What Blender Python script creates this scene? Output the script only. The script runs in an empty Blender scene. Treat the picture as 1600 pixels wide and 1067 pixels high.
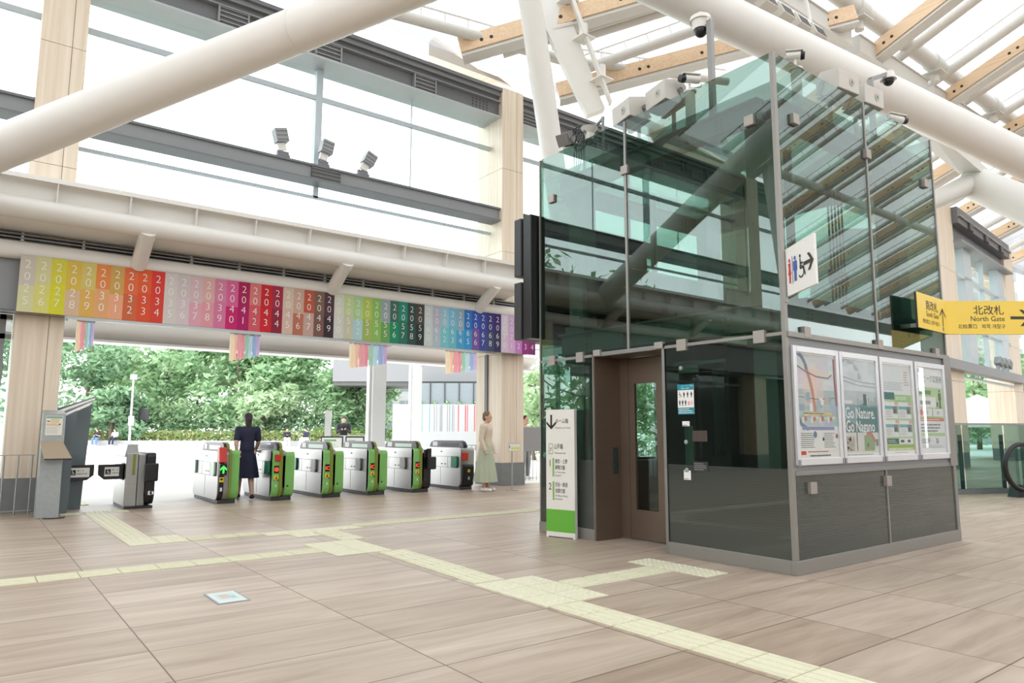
import bpy, math, random
import numpy as np
from mathutils import Vector, Matrix

random.seed(7)
SC = bpy.context.scene
COL = SC.collection

# ------------------------------------------------------------------ camera
cam_data = bpy.data.cameras.new('camera')
cam = bpy.data.objects.new('camera', cam_data)
COL.objects.link(cam)
PITCH, YAW, ROLL = math.radians(7.2278), math.radians(-37.368), math.radians(0.0878)
fw = Vector((-math.sin(YAW) * math.cos(PITCH), math.cos(YAW) * math.cos(PITCH), math.sin(PITCH)))
rt = Vector((math.cos(YAW), math.sin(YAW), 0))
up = rt.cross(fw)
rt2 = rt * math.cos(ROLL) + up * math.sin(ROLL)
up2 = up * math.cos(ROLL) - rt * math.sin(ROLL)
cam.matrix_world = Matrix(((rt2.x, up2.x, -fw.x, 0), (rt2.y, up2.y, -fw.y, 0), (rt2.z, up2.z, -fw.z, 1.2), (0, 0, 0, 1)))
cam_data.sensor_width = 36
cam_data.lens = 36 * 1109.24 / 1600
cam_data.clip_end = 400
SC.camera = cam

# ------------------------------------------------------------------ sky, exposure
world = bpy.data.worlds.new('overcast_sky')
SC.world = world
world.use_nodes = True
wn = world.node_tree
bg = wn.nodes['Background']
bg.inputs['Color'].default_value = (0.975, 1.0, 1.03, 1)
bg.inputs['Strength'].default_value = 4.5
SC.view_settings.view_transform = 'Standard'
SC.view_settings.look = 'None'
SC.view_settings.exposure = -0.02
SC.view_settings.gamma = 1.0
SC.cycles.max_bounces = 14
SC.cycles.transparent_max_bounces = 24
SC.cycles.diffuse_bounces = 5
SC.cycles.glossy_bounces = 5
SC.cycles.caustics_reflective = False
SC.cycles.caustics_refractive = False


# ------------------------------------------------------------------ materials
def lin(c):
    def f(v):
        v /= 255.0
        return v / 12.92 if v <= 0.04045 else ((v + 0.055) / 1.055) ** 2.4
    return (f(c[0]), f(c[1]), f(c[2]), 1)


def new_mat(name):
    m = bpy.data.materials.new(name)
    m.use_nodes = True
    nt = m.node_tree
    return m, nt, nt.nodes['Principled BSDF']


def mat(name, rgb, rough=0.5, metal=0.0, var=0.06, scale=6.0, spec=0.5, stretch=(1, 1, 1)):
    """plain surface: one colour with a faint procedural mottling"""
    m, nt, b = new_mat(name)
    c = lin(rgb)
    tc = nt.nodes.new('ShaderNodeTexCoord')
    mp = nt.nodes.new('ShaderNodeMapping')
    mp.inputs['Scale'].default_value = stretch
    nz = nt.nodes.new('ShaderNodeTexNoise')
    nz.inputs['Scale'].default_value = scale
    nz.inputs['Detail'].default_value = 4
    mx = nt.nodes.new('ShaderNodeMix')
    mx.data_type = 'RGBA'
    mx.inputs[6].default_value = tuple(v * (1 - var) for v in c[:3]) + (1,)
    mx.inputs[7].default_value = tuple(min(1, v * (1 + var)) for v in c[:3]) + (1,)
    nt.links.new(tc.outputs['Object'], mp.inputs['Vector'])
    nt.links.new(mp.outputs['Vector'], nz.inputs['Vector'])
    nt.links.new(nz.outputs['Fac'], mx.inputs[0])
    nt.links.new(mx.outputs[2], b.inputs['Base Color'])
    b.inputs['Roughness'].default_value = rough
    b.inputs['Metallic'].default_value = metal
    b.inputs['Specular IOR Level'].default_value = spec
    return m


def paint_mat(name, rough=0.5, spec=0.4, var=0.05):
    """printed or multi-coloured things: the colour of each face is its own paint"""
    m, nt, b = new_mat(name)
    at = nt.nodes.new('ShaderNodeAttribute')
    at.attribute_name = 'Col'
    nz = nt.nodes.new('ShaderNodeTexNoise')
    nz.inputs['Scale'].default_value = 9
    mr = nt.nodes.new('ShaderNodeMapRange')
    mr.inputs['To Min'].default_value = 1 - var
    mr.inputs['To Max'].default_value = 1 + var
    mx = nt.nodes.new('ShaderNodeMix')
    mx.data_type = 'RGBA'
    mx.blend_type = 'MULTIPLY'
    mx.inputs[0].default_value = 1
    nt.links.new(nz.outputs['Fac'], mr.inputs['Value'])
    nt.links.new(at.outputs['Color'], mx.inputs[6])
    nt.links.new(mr.outputs['Result'], mx.inputs[7])
    nt.links.new(mx.outputs[2], b.inputs['Base Color'])
    b.inputs['Roughness'].default_value = rough
    b.inputs['Specular IOR Level'].default_value = spec
    return m


def glow_mat(name, rgb, strength):
    m, nt, b = new_mat(name)
    c = lin(rgb)
    b.inputs['Base Color'].default_value = c
    b.inputs['Emission Color'].default_value = c
    b.inputs['Emission Strength'].default_value = strength
    return m


def glass_mat(name, tint, ior=1.5, film=None, rough=0.0):
    """thin pane: tinted see-through mixed with mirror reflection by Fresnel"""
    m = bpy.data.materials.new(name)
    m.use_nodes = True
    nt = m.node_tree
    nt.nodes.clear()
    out = nt.nodes.new('ShaderNodeOutputMaterial')
    tr = nt.nodes.new('ShaderNodeBsdfTransparent')
    tr.inputs['Color'].default_value = (*tint, 1)
    gl = nt.nodes.new('ShaderNodeBsdfGlossy')
    gl.inputs['Color'].default_value = (0.95, 0.99, 0.97, 1)
    gl.inputs['Roughness'].default_value = rough
    fr = nt.nodes.new('ShaderNodeFresnel')
    fr.inputs['IOR'].default_value = ior
    geo = nt.nodes.new('ShaderNodeNewGeometry')
    # both faces of the pane behave like the outer face
    mxn = nt.nodes.new('ShaderNodeMix')
    mxn.data_type = 'VECTOR'
    neg = nt.nodes.new('ShaderNodeVectorMath')
    neg.operation = 'SCALE'
    neg.inputs['Scale'].default_value = -1
    lw = nt.nodes.new('ShaderNodeLayerWeight')
    # Schlick from the facing angle, independent of which side is hit
    f0 = ((ior - 1) / (ior + 1)) ** 2
    pw = nt.nodes.new('ShaderNodeMath')
    pw.operation = 'POWER'
    pw.inputs[1].default_value = 5
    lw.inputs['Blend'].default_value = 0.5
    nt.links.new(lw.outputs['Facing'], pw.inputs[0])
    ml = nt.nodes.new('ShaderNodeMath')
    ml.operation = 'MULTIPLY_ADD'
    ml.inputs[1].default_value = 1 - f0
    ml.inputs[2].default_value = f0
    nt.links.new(pw.outputs[0], ml.inputs[0])
    nt.nodes.remove(geo)
    nt.nodes.remove(mxn)
    nt.nodes.remove(neg)
    nt.nodes.remove(fr)
    mix = nt.nodes.new('ShaderNodeMixShader')
    nt.links.new(ml.outputs[0], mix.inputs[0])
    nt.links.new(gl.outputs[0], mix.inputs[2])
    if film is None:
        nt.links.new(tr.outputs[0], mix.inputs[1])
    else:
        df = nt.nodes.new('ShaderNodeBsdfDiffuse')
        df.inputs['Color'].default_value = lin(film[0])
        m2 = nt.nodes.new('ShaderNodeMixShader')
        m2.inputs[0].default_value = film[1]
        nt.links.new(tr.outputs[0], m2.inputs[1])
        nt.links.new(df.outputs[0], m2.inputs[2])
        if len(film) > 2:    # printed horizontal hairlines that thicken downwards between two heights
            z0, z1, pitch = film[2]
            tc = nt.nodes.new('ShaderNodeNewGeometry')
            sp = nt.nodes.new('ShaderNodeSeparateXYZ')
            nt.links.new(tc.outputs['Position'], sp.inputs[0])
            mr = nt.nodes.new('ShaderNodeMapRange')
            mr.inputs['From Min'].default_value = z0
            mr.inputs['From Max'].default_value = z1
            mr.inputs['To Min'].default_value = 0.96
            mr.inputs['To Max'].default_value = 0.12
            nt.links.new(sp.outputs['Z'], mr.inputs['Value'])
            md = nt.nodes.new('ShaderNodeMath')
            md.operation = 'PINGPONG'
            md.inputs[1].default_value = pitch / 2
            nt.links.new(sp.outputs['Z'], md.inputs[0])
            sc = nt.nodes.new('ShaderNodeMath')
            sc.operation = 'MULTIPLY'
            sc.inputs[1].default_value = 2 / pitch
            nt.links.new(md.outputs[0], sc.inputs[0])
            lt = nt.nodes.new('ShaderNodeMath')
            lt.operation = 'LESS_THAN'
            nt.links.new(sc.outputs[0], lt.inputs[0])
            nt.links.new(mr.outputs[0], lt.inputs[1])
            m3 = nt.nodes.new('ShaderNodeMath')
            m3.operation = 'MULTIPLY'
            m3.operation = 'MULTIPLY_ADD'
            m3.inputs[1].default_value = film[1] * 0.14
            m3.inputs[2].default_value = film[1] * 0.86
            nt.links.new(lt.outputs[0], m3.inputs[0])
            nt.links.new(m3.outputs[0], m2.inputs[0])
        nt.links.new(m2.outputs[0], mix.inputs[1])
    nt.links.new(mix.outputs[0], out.inputs['Surface'])
    return m


def floor_mat():
    m, nt, b = new_mat('wood_grain_tile')
    N = nt.nodes.new
    tc = N('ShaderNodeTexCoord')
    mp = N('ShaderNodeMapping')
    mp.inputs['Location'].default_value = (-0.305, -2.355 + 0.001, 0)
    br = N('ShaderNodeTexBrick')
    br.offset = 0.0
    br.squash = 1.0
    br.inputs['Scale'].default_value = 1.0
    br.inputs['Brick Width'].default_value = 1.172
    br.inputs['Row Height'].default_value = 0.588
    br.inputs['Mortar Size'].default_value = 0.0045
    br.inputs['Mortar Smooth'].default_value = 0.2
    br.inputs['Bias'].default_value = 0.0
    br.inputs['Color1'].default_value = (0, 0, 0, 1)
    br.inputs['Color2'].default_value = (1, 1, 1, 1)
    br.inputs['Mortar'].default_value = (0.5, 0.5, 0.5, 1)
    nt.links.new(tc.outputs['Object'], mp.inputs['Vector'])
    nt.links.new(mp.outputs['Vector'], br.inputs['Vector'])
    # grain stretched along x, shifted per tile
    sh = N('ShaderNodeVectorMath')
    sh.operation = 'MULTIPLY_ADD'
    sh.inputs[1].default_value = (3.0, 7.0, 0)
    nt.links.new(br.outputs['Color'], sh.inputs[0])
    nt.links.new(tc.outputs['Object'], sh.inputs[2])
    gm = N('ShaderNodeMapping')
    gm.inputs['Scale'].default_value = (0.8, 6.5, 1)
    nt.links.new(sh.outputs[0], gm.inputs['Vector'])
    g1 = N('ShaderNodeTexNoise')
    g1.inputs['Scale'].default_value = 1.0
    g1.inputs['Detail'].default_value = 3.5
    g1.inputs['Roughness'].default_value = 0.62
    g1.inputs['Distortion'].default_value = 0.6
    nt.links.new(gm.outputs['Vector'], g1.inputs['Vector'])
    big = N('ShaderNodeTexNoise')
    big.inputs['Scale'].default_value = 0.35
    big.inputs['Detail'].default_value = 2
    nt.links.new(tc.outputs['Object'], big.inputs['Vector'])
    cr = N('ShaderNodeValToRGB')
    e = cr.color_ramp.elements
    e[0].position, e[0].color = 0.30, lin((160, 144, 128))
    e[1].position, e[1].color = 0.72, lin((193, 179, 163))
    k = e.new(0.5)
    k.color = lin((178, 162, 146))
    nt.links.new(g1.outputs['Fac'], cr.inputs['Fac'])
    tl = N('ShaderNodeMix')
    tl.data_type = 'RGBA'
    tl.blend_type = 'MULTIPLY'
    tl.inputs[0].default_value = 1
    tr = N('ShaderNodeValToRGB')
    tr.color_ramp.elements[0].color = (0.80, 0.75, 0.70, 1)
    tr.color_ramp.elements[1].color = (1.08, 1.08, 1.09, 1)
    ad = N('ShaderNodeMath')
    ad.operation = 'MULTIPLY_ADD'
    ad.inputs[1].default_value = 0.6
    sepc = N('ShaderNodeSeparateColor')
    nt.links.new(br.outputs['Color'], sepc.inputs[0])
    nt.links.new(sepc.outputs[0], ad.inputs[0])
    mb = N('ShaderNodeMath')
    mb.operation = 'MULTIPLY'
    mb.inputs[1].default_value = 0.5
    nt.links.new(big.outputs['Fac'], mb.inputs[0])
    nt.links.new(mb.outputs[0], ad.inputs[2])
    nt.links.new(ad.outputs[0], tr.inputs['Fac'])
    nt.links.new(cr.outputs['Color'], tl.inputs[6])
    nt.links.new(tr.outputs['Color'], tl.inputs[7])
    jm = N('ShaderNodeMix')
    jm.data_type = 'RGBA'
    jm.inputs[7].default_value = lin((98, 80, 66))
    nt.links.new(br.outputs['Fac'], jm.inputs[0])
    nt.links.new(tl.outputs[2], jm.inputs[6])
    nt.links.new(jm.outputs[2], b.inputs['Base Color'])
    b.inputs['Roughness'].default_value = 0.42
    b.inputs['Specular IOR Level'].default_value = 0.35
    return m


def wood_mat(name, a, bcol, axis='z', scale=1.0, rough=0.5):
    m, nt, b = new_mat(name)
    N = nt.nodes.new
    tc = N('ShaderNodeTexCoord')
    mp = N('ShaderNodeMapping')
    s = {'z': (14, 14, 0.5), 'x': (0.5, 14, 14), 'y': (14, 0.5, 14)}[axis]
    mp.inputs['Scale'].default_value = tuple(v * scale for v in s)
    nz = N('ShaderNodeTexNoise')
    nz.inputs['Scale'].default_value = 1.6
    nz.inputs['Detail'].default_value = 5
    nz.inputs['Distortion'].default_value = 0.4
    cr = N('ShaderNodeValToRGB')
    cr.color_ramp.elements[0].position = 0.3
    cr.color_ramp.elements[0].color = lin(a)
    cr.color_ramp.elements[1].position = 0.7
    cr.color_ramp.elements[1].color = lin(bcol)
    nt.links.new(tc.outputs['Object'], mp.inputs['Vector'])
    nt.links.new(mp.outputs['Vector'], nz.inputs['Vector'])
    nt.links.new(nz.outputs['Fac'], cr.inputs['Fac'])
    nt.links.new(cr.outputs['Color'], b.inputs['Base Color'])
    b.inputs['Roughness'].default_value = rough
    return m


def membrane_mat():
    m = bpy.data.materials.new('roof_membrane')
    m.use_nodes = True
    nt = m.node_tree
    nt.nodes.clear()
    out = nt.nodes.new('ShaderNodeOutputMaterial')
    tr = nt.nodes.new('ShaderNodeBsdfTransparent')
    tr.inputs['Color'].default_value = (0.97, 0.97, 0.96, 1)
    tl = nt.nodes.new('ShaderNodeBsdfTranslucent')
    nz = nt.nodes.new('ShaderNodeTexNoise')
    nz.inputs['Scale'].default_value = 0.7
    cr = nt.nodes.new('ShaderNodeValToRGB')
    cr.color_ramp.elements[0].color = (0.20, 0.20, 0.20, 1)
    cr.color_ramp.elements[1].color = (0.24, 0.24, 0.24, 1)
    nt.links.new(nz.outputs['Fac'], cr.inputs['Fac'])
    nt.links.new(cr.outputs['Color'], tl.inputs['Color'])
    mx = nt.nodes.new('ShaderNodeMixShader')
    mx.inputs[0].default_value = 0.72
    nt.links.new(tr.outputs[0], mx.inputs[1])
    nt.links.new(tl.outputs[0], mx.inputs[2])
    nt.links.new(mx.outputs[0], out.inputs['Surface'])
    return m


M = dict(
    floor=floor_mat(),
    pave=mat('pale_paving', (228, 226, 222), 0.8, var=0.05, scale=0.8),
    tactile=mat('tactile_cream', (217, 214, 188), 0.6, var=0.04, scale=14),
    clad=wood_mat('column_cladding', (214, 198, 176), (232, 219, 200), 'z', 0.7),
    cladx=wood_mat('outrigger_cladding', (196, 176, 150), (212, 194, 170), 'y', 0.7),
    darkbase=mat('grey_stone_base', (124, 128, 128), 0.7, var=0.12, scale=9),
    white=mat('white_painted_steel', (229, 227, 222), 0.45, var=0.02),
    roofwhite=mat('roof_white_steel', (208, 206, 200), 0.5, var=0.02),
    white2=mat('off_white_panel', (243, 241, 237), 0.6, var=0.02),
    grey=mat('dark_grey_steel', (108, 110, 113), 0.5, var=0.06),
    midgrey=mat('mid_grey_steel', (140, 143, 145), 0.5, var=0.05),
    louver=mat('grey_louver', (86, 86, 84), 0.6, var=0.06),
    rafter=wood_mat('rafter_timber', (216, 184, 148), (232, 206, 174), 'y', 0.8),
    bolt=mat('bolt_hole', (48, 38, 30), 0.6),
    membrane=membrane_mat(),
    facade_glass=glass_mat('facade_glass', (0.94, 0.985, 0.98), 1.5),
    tower_glass=glass_mat('green_tower_glass', (0.49, 0.595, 0.555), 1.85),
    base_glass=glass_mat('lower_filmed_glass', (0.36, 0.50, 0.44), 1.66, ((70, 74, 70), 0.96, (0.10, 0.84, 0.024))),
    steel=mat('brushed_steel', (172, 172, 170), 0.34, 0.9, var=0.08, scale=3, stretch=(1, 1, 18)),
    steel2=mat('satin_steel', (150, 150, 148), 0.42, 0.75, var=0.05),
    galv=mat('galvanised_steel', (165, 170, 170), 0.42, 0.55, var=0.16, scale=22),
    bronze=mat('bronze_door_metal', (126, 110, 97), 0.36, 0.55, var=0.06, scale=3, stretch=(1, 1, 12)),
    frame=mat('grey_frame_metal', (150, 148, 143), 0.4, 0.5, var=0.04),
    plate=mat('clamp_plate', (166, 160, 154), 0.45, 0.4, var=0.03),
    intsteel=mat('shaft_steel', (150, 166, 156), 0.55, 0.1, var=0.07),
    intdark=mat('shaft_dark_metal', (62, 70, 66), 0.6, 0.2, var=0.1),
    black=mat('black_plastic', (24, 24, 27), 0.35, var=0.1),
    dark=mat('charcoal_plastic', (52, 53, 56), 0.5, var=0.08),
    green=mat('gate_green', (124, 184, 100), 0.4, var=0.03),
    olive=mat('gate_olive_band', (120, 132, 48), 0.45, var=0.04),
    dgreen=mat('gate_flap_green', (30, 128, 92), 0.3, var=0.05),
    pgreen=mat('pale_green_screen', (176, 208, 184), 0.25, var=0.04),
    red=mat('reader_red', (196, 52, 44), 0.35, var=0.04),
    paint=paint_mat('printed_paint'),
    cloth=paint_mat('printed_cloth', 0.8, 0.2),
    signface=paint_mat('sign_face', 0.45, 0.4, 0.02),
    beige=mat('kiosk_bronze', (176, 160, 138), 0.4, 0.45, var=0.06),
    slate=mat('slate_panel', (104, 115, 119), 0.5, 0.2, var=0.05),
    spk=mat('speaker_grey', (206, 202, 194), 0.5, var=0.02),
    camw=mat('camera_white', (224, 222, 216), 0.4, var=0.02),
    bark=mat('bark', (112, 96, 82), 0.85, var=0.2, scale=5),
    skin=mat('skin', (214, 172, 148), 0.55, var=0.03),
    hair=mat('black_hair', (34, 28, 26), 0.5, var=0.15, scale=30),
    bldg=mat('pale_render', (158, 159, 160), 0.8, var=0.03),
    plazacol=mat('plaza_column_paint', (182, 182, 180), 0.6, var=0.02),
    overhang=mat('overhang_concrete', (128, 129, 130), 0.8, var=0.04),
    winpane=mat('far_window_pane', (120, 128, 132), 0.2, var=0.1),
    concrete=mat('pale_concrete', (196, 194, 190), 0.8, var=0.06, scale=2),
    rail=mat('fence_steel', (168, 168, 164), 0.4, 0.6, var=0.04),
    bal_glass=glass_mat('balustrade_glass', (0.50, 0.63, 0.60), 1.75),
    alu=mat('poster_frame_aluminium', (222, 223, 226), 0.3, 0.35, var=0.03),
    door_glass=glass_mat('lift_door_glass', (0.35, 0.42, 0.38), 2.7),
    clear=glass_mat('poster_cover', (0.97, 0.98, 0.98), 1.45),
    tent=mat('tent_canvas', (246, 246, 246), 0.8, var=0.02),
)


def leaf_mat():
    m, nt, b = new_mat('leaf')
    at = nt.nodes.new('ShaderNodeAttribute')
    at.attribute_name = 'Col'
    tl = nt.nodes.new('ShaderNodeBsdfTranslucent')
    mx = nt.nodes.new('ShaderNodeMixShader')
    mx.inputs[0].default_value = 0.45
    nz = nt.nodes.new('ShaderNodeTexNoise')
    nz.inputs['Scale'].default_value = 0.8
    mr = nt.nodes.new('ShaderNodeMapRange')
    mr.inputs['To Min'].default_value = 0.75
    mr.inputs['To Max'].default_value = 1.2
    ml = nt.nodes.new('ShaderNodeMix')
    ml.data_type = 'RGBA'
    ml.blend_type = 'MULTIPLY'
    ml.inputs[0].default_value = 1
    nt.links.new(nz.outputs['Fac'], mr.inputs['Value'])
    nt.links.new(at.outputs['Color'], ml.inputs[6])
    nt.links.new(mr.outputs[0], ml.inputs[7])
    nt.links.new(ml.outputs[2], b.inputs['Base Color'])
    nt.links.new(ml.outputs[2], tl.inputs['Color'])
    b.inputs['Roughness'].default_value = 0.7
    out = nt.nodes['Material Output']
    nt.links.new(b.outputs[0], mx.inputs[1])
    nt.links.new(tl.outputs[0], mx.inputs[2])
    nt.links.new(mx.outputs[0], out.inputs['Surface'])
    return m


M['leaf'] = leaf_mat()
M['transom'] = mat('flare_pale_window_metal', (186, 196, 202), 0.45, var=0.03)  # window grey paled and blued to carry flare from the bright sky
M['flange_lit'] = mat('lit_flange_grey', (176, 182, 183), 0.5, var=0.03)  # girder grey lightened for bounce light on the underside
M['ic_red'] = glow_mat('lit_red_display', (255, 70, 40), 1.2)
M['lit_green'] = glow_mat('lit_green_arrow', (70, 230, 80), 1.2)
M['lit_blue'] = glow_mat('lit_blue_led', (170, 190, 255), 2.0)
M['exit'] = glow_mat('lit_exit_sign', (90, 220, 170), 0.9)
M['warm_lamp'] = glow_mat('warm_lamp_tube', (255, 214, 150), 6.0)


# ------------------------------------------------------------------ mesh builder
def V3(p):
    return Vector(p)


def wloc(o):
    v = Vector((0, 0, 0))
    while o is not None:
        v += o.location
        o = o.parent
    return v


class MB:
    """collects shapes in world (or thing-local) coordinates and links them as ONE mesh object"""

    def __init__(s):
        s.v, s.f, s.m, s.c, s.sm = [], [], [], [], []

    def add(s, verts, faces, m=0, col=None, smooth=False):
        o = len(s.v)
        s.v += [tuple(p) for p in verts]
        for fc in faces:
            s.f.append([i + o for i in fc])
            s.m.append(m)
            s.c.append(col)
            s.sm.append(smooth)
        return s

    def box(s, c, d, m=0, col=None, R=None):
        hx, hy, hz = d[0] / 2, d[1] / 2, d[2] / 2
        vs = [Vector((x, y, z)) for x in (-hx, hx) for y in (-hy, hy) for z in (-hz, hz)]
        if R is not None:
            vs = [R @ p for p in vs]
        vs = [p + Vector(c) for p in vs]
        return s.add(vs, [(0, 1, 3, 2), (4, 6, 7, 5), (0, 4, 5, 1), (2, 3, 7, 6), (0, 2, 6, 4), (1, 5, 7, 3)], m, col)

    def box2(s, a, b, m=0, col=None):
        return s.box([(a[i] + b[i]) / 2 for i in range(3)], [abs(b[i] - a[i]) for i in range(3)], m, col)

    def bar(s, p0, p1, w, h, m=0, col=None, upv=(0, 0, 1)):
        """rectangular bar from p0 to p1, w across, h along upv"""
        p0, p1 = Vector(p0), Vector(p1)
        d = (p1 - p0)
        L = d.length
        d.normalize()
        r = d.cross(Vector(upv))
        if r.length < 1e-5:
            r = d.cross(Vector((1, 0, 0)))
        r.normalize()
        u = r.cross(d)
        R = Matrix((r, d, u)).transposed()
        return s.box((p0 + p1) / 2, (w, L, h), m, col, R)

    def tube(s, p0, p1, r0, r1=None, n=16, m=0, col=None, caps=True):
        r1 = r0 if r1 is None else r1
        p0, p1 = Vector(p0), Vector(p1)
        d = (p1 - p0).normalized()
        a = d.orthogonal().normalized()
        b = d.cross(a)
        vs = []
        for p, r in ((p0, r0), (p1, r1)):
            for i in range(n):
                t = 2 * math.pi * i / n
                vs.append(p + a * (r * math.cos(t)) + b * (r * math.sin(t)))
        s.add(vs, [(i, (i + 1) % n, n + (i + 1) % n, n + i) for i in range(n)], m, col, True)
        if caps:
            s.add(vs[:n][::-1], [tuple(range(n))], m, col)
            s.add(vs[n:], [tuple(range(n))], m, col)
        return s

    def path(s, pts, r, n=8, m=0, col=None, closed=False):
        pts = [Vector(p) for p in pts]
        k = len(pts)
        rings = []
        a = None
        for i, p in enumerate(pts):
            q0 = pts[i - 1] if (i > 0 or closed) else p
            q1 = pts[(i + 1) % k] if (i < k - 1 or closed) else p
            d = (q1 - q0).normalized()
            if a is None:
                a = d.orthogonal().normalized()
            else:
                a = (a - d * a.dot(d))
                a = a.normalized() if a.length > 1e-6 else d.orthogonal().normalized()
            b = d.cross(a)
            rr = r[i] if isinstance(r, (list, tuple)) else r
            rings.append([p + a * (rr * math.cos(2 * math.pi * j / n)) + b * (rr * math.sin(2 * math.pi * j / n)) for j in range(n)])
        vs = [p for rg in rings for p in rg]
        fs = []
        for i in range(k if closed else k - 1):
            i2 = (i + 1) % k
            for j in range(n):
                fs.append((i * n + j, i * n + (j + 1) % n, i2 * n + (j + 1) % n, i2 * n + j))
        s.add(vs, fs, m, col, True)
        if not closed:
            s.add(rings[0][::-1], [tuple(range(n))], m, col)
            s.add(rings[-1], [tuple(range(n))], m, col)
        return s

    def ball(s, c, rad, n=14, k=9, m=0, col=None, R=None):
        if not isinstance(rad, (list, tuple)):
            rad = (rad,) * 3
        vs, fs = [], []
        for i in range(k + 1):
            th = math.pi * i / k
            for j in range(n):
                ph = 2 * math.pi * j / n
                p = Vector((rad[0] * math.sin(th) * math.cos(ph), rad[1] * math.sin(th) * math.sin(ph), rad[2] * math.cos(th)))
                if R is not None:
                    p = R @ p
                vs.append(p + Vector(c))
        for i in range(k):
            for j in range(n):
                fs.append((i * n + j, (i + 1) * n + j, (i + 1) * n + (j + 1) % n, i * n + (j + 1) % n))
        return s.add(vs, fs, m, col, True)

    def prism(s, poly, ext, m=0, col=None):
        """extrude a planar 3-D polygon by the vector ext"""
        n = len(poly)
        poly = [Vector(p) for p in poly]
        e = Vector(ext)
        vs = poly + [p + e for p in poly]
        fs = [tuple(range(n))[::-1], tuple(range(n, 2 * n))] + [(i, (i + 1) % n, n + (i + 1) % n, n + i) for i in range(n)]
        return s.add(vs, fs, m, col)

    def quad(s, a, b, c, d, m=0, col=None):
        return s.add([a, b, c, d], [(0, 1, 2, 3)], m, col)

    def rect(s, o, r, u, x0, y0, x1, y1, col=None, m=0, off=0.0):
        """flat rectangle on the plane through o spanned by unit vectors r, u"""
        o, r, u = Vector(o), Vector(r), Vector(u)
        nn = r.cross(u) * off
        P = lambda x, y: o + r * x + u * y + nn
        return s.quad(P(x0, y0), P(x1, y0), P(x1, y1), P(x0, y1), m, col)

    def flat(s, o, r, u, pts, col=None, m=0, off=0.0):
        o, r, u = Vector(o), Vector(r), Vector(u)
        nn = r.cross(u) * off
        return s.add([o + r * x + u * y + nn for x, y in pts], [tuple(range(len(pts)))], m, col)

    def build(s, name, mats, parent=None, origin=None, bevel=0.0, seg=2):
        if not isinstance(mats, (list, tuple)):
            mats = [mats]
        me = bpy.data.meshes.new(name)
        vs = np.array(s.v, dtype=float).reshape(-1, 3)
        if parent is not None:
            off = np.array(wloc(parent))
            loc = (0, 0, 0)
        else:
            if origin is None:
                lo, hi = vs.min(0), vs.max(0)
                origin = ((lo[0] + hi[0]) / 2, (lo[1] + hi[1]) / 2, lo[2])
            off = np.array(origin)
            loc = tuple(off)
        vs = vs - off
        me.from_pydata([tuple(p) for p in vs], [], s.f)
        for k in mats:
            me.materials.append(M[k])
        me.polygons.foreach_set('material_index', s.m)
        me.polygons.foreach_set('use_smooth', s.sm)
        if any(c is not None for c in s.c):
            ca = me.color_attributes.new('Col', 'FLOAT_COLOR', 'CORNER')
            arr = np.ones((len(me.loops), 4), dtype=np.float32)
            i = 0
            for fc, c in zip(s.f, s.c):
                n = len(fc)
                if c is not None:
                    arr[i:i + n] = c
                i += n
            ca.data.foreach_set('color', arr.ravel())
        me.update()
        o = bpy.data.objects.new(name, me)
        COL.objects.link(o)
        o.location = loc
        if parent is not None:
            o.parent = parent
        if bevel:
            b = o.modifiers.new('bevel', 'BEVEL')
            b.width = bevel
            b.segments = seg
            b.limit_method = 'ANGLE'
            b.angle_limit = math.radians(40)
        return o


def tag(o, label, cat, group=None):
    o['label'] = label
    o['category'] = cat
    if group:
        o['group'] = group
    return o


def thing(name, label, cat, loc, group=None):
    o = bpy.data.objects.new(name, None)
    COL.objects.link(o)
    o.location = loc
    o.empty_display_size = 0.2
    return tag(o, label, cat, group)


def struct(mb, name, mats, label=None, cat=None, **k):
    o = mb.build(name, mats, **k)
    o['kind'] = 'structure'
    if label:
        o['label'] = label
    if cat:
        o['category'] = cat
    return o


def solo(mb, name, label, cat, mats, group=None, **k):
    return tag(mb.build(name, mats, **k), label, cat, group)


def dup(root, loc, label=None, group=None):
    r = root.copy()
    COL.objects.link(r)
    r.location = loc
    if label:
        r['label'] = label
    if group:
        r['group'] = group
    for ch in list(root.children):
        c = ch.copy()
        COL.objects.link(c)
        c.parent = r
        for g in list(ch.children):
            d = g.copy()
            COL.objects.link(d)
            d.parent = c
    return r


# ------------------------------------------------------------------ lettering
_txt = {}


def glyphs(string, thin=0.0, res=3):
    key = (string, thin, res)
    if key not in _txt:
        cu = bpy.data.curves.new('lettering', 'FONT')
        cu.body = string
        cu.size = 1
        cu.resolution_u = res
        cu.offset = thin
        cu.fill_mode = 'FRONT'
        ob = bpy.data.objects.new('lettering_tmp', cu)
        COL.objects.link(ob)
        dg = bpy.context.evaluated_depsgraph_get()
        me = bpy.data.meshes.new_from_object(ob.evaluated_get(dg))
        vs = np.array([v.co[:] for v in me.vertices], dtype=float).reshape(-1, 3)
        fs = [tuple(p.vertices) for p in me.polygons]
        bpy.data.objects.remove(ob)
        bpy.data.curves.remove(cu)
        bpy.data.meshes.remove(me)
        _txt[key] = (vs, fs)
    return _txt[key]


def write(mb, string, o, r, u, x, y, size, col, m=0, align='l', thin=0.0, off=0.002, sx=1.0, res=3):
    vs, fs = glyphs(string, thin, res)
    if len(vs) == 0:
        return
    o, r, u = Vector(o), Vector(r), Vector(u)
    nn = r.cross(u)
    x0, x1 = vs[:, 0].min(), vs[:, 0].max()
    sh = {'l': -x0, 'c': -(x0 + x1) / 2, 'r': -x1}[align]
    mb.add([o + r * (x + (p[0] + sh) * size * sx) + u * (y + p[1] * size) + nn * off for p in vs], fs, m, col)


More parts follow.
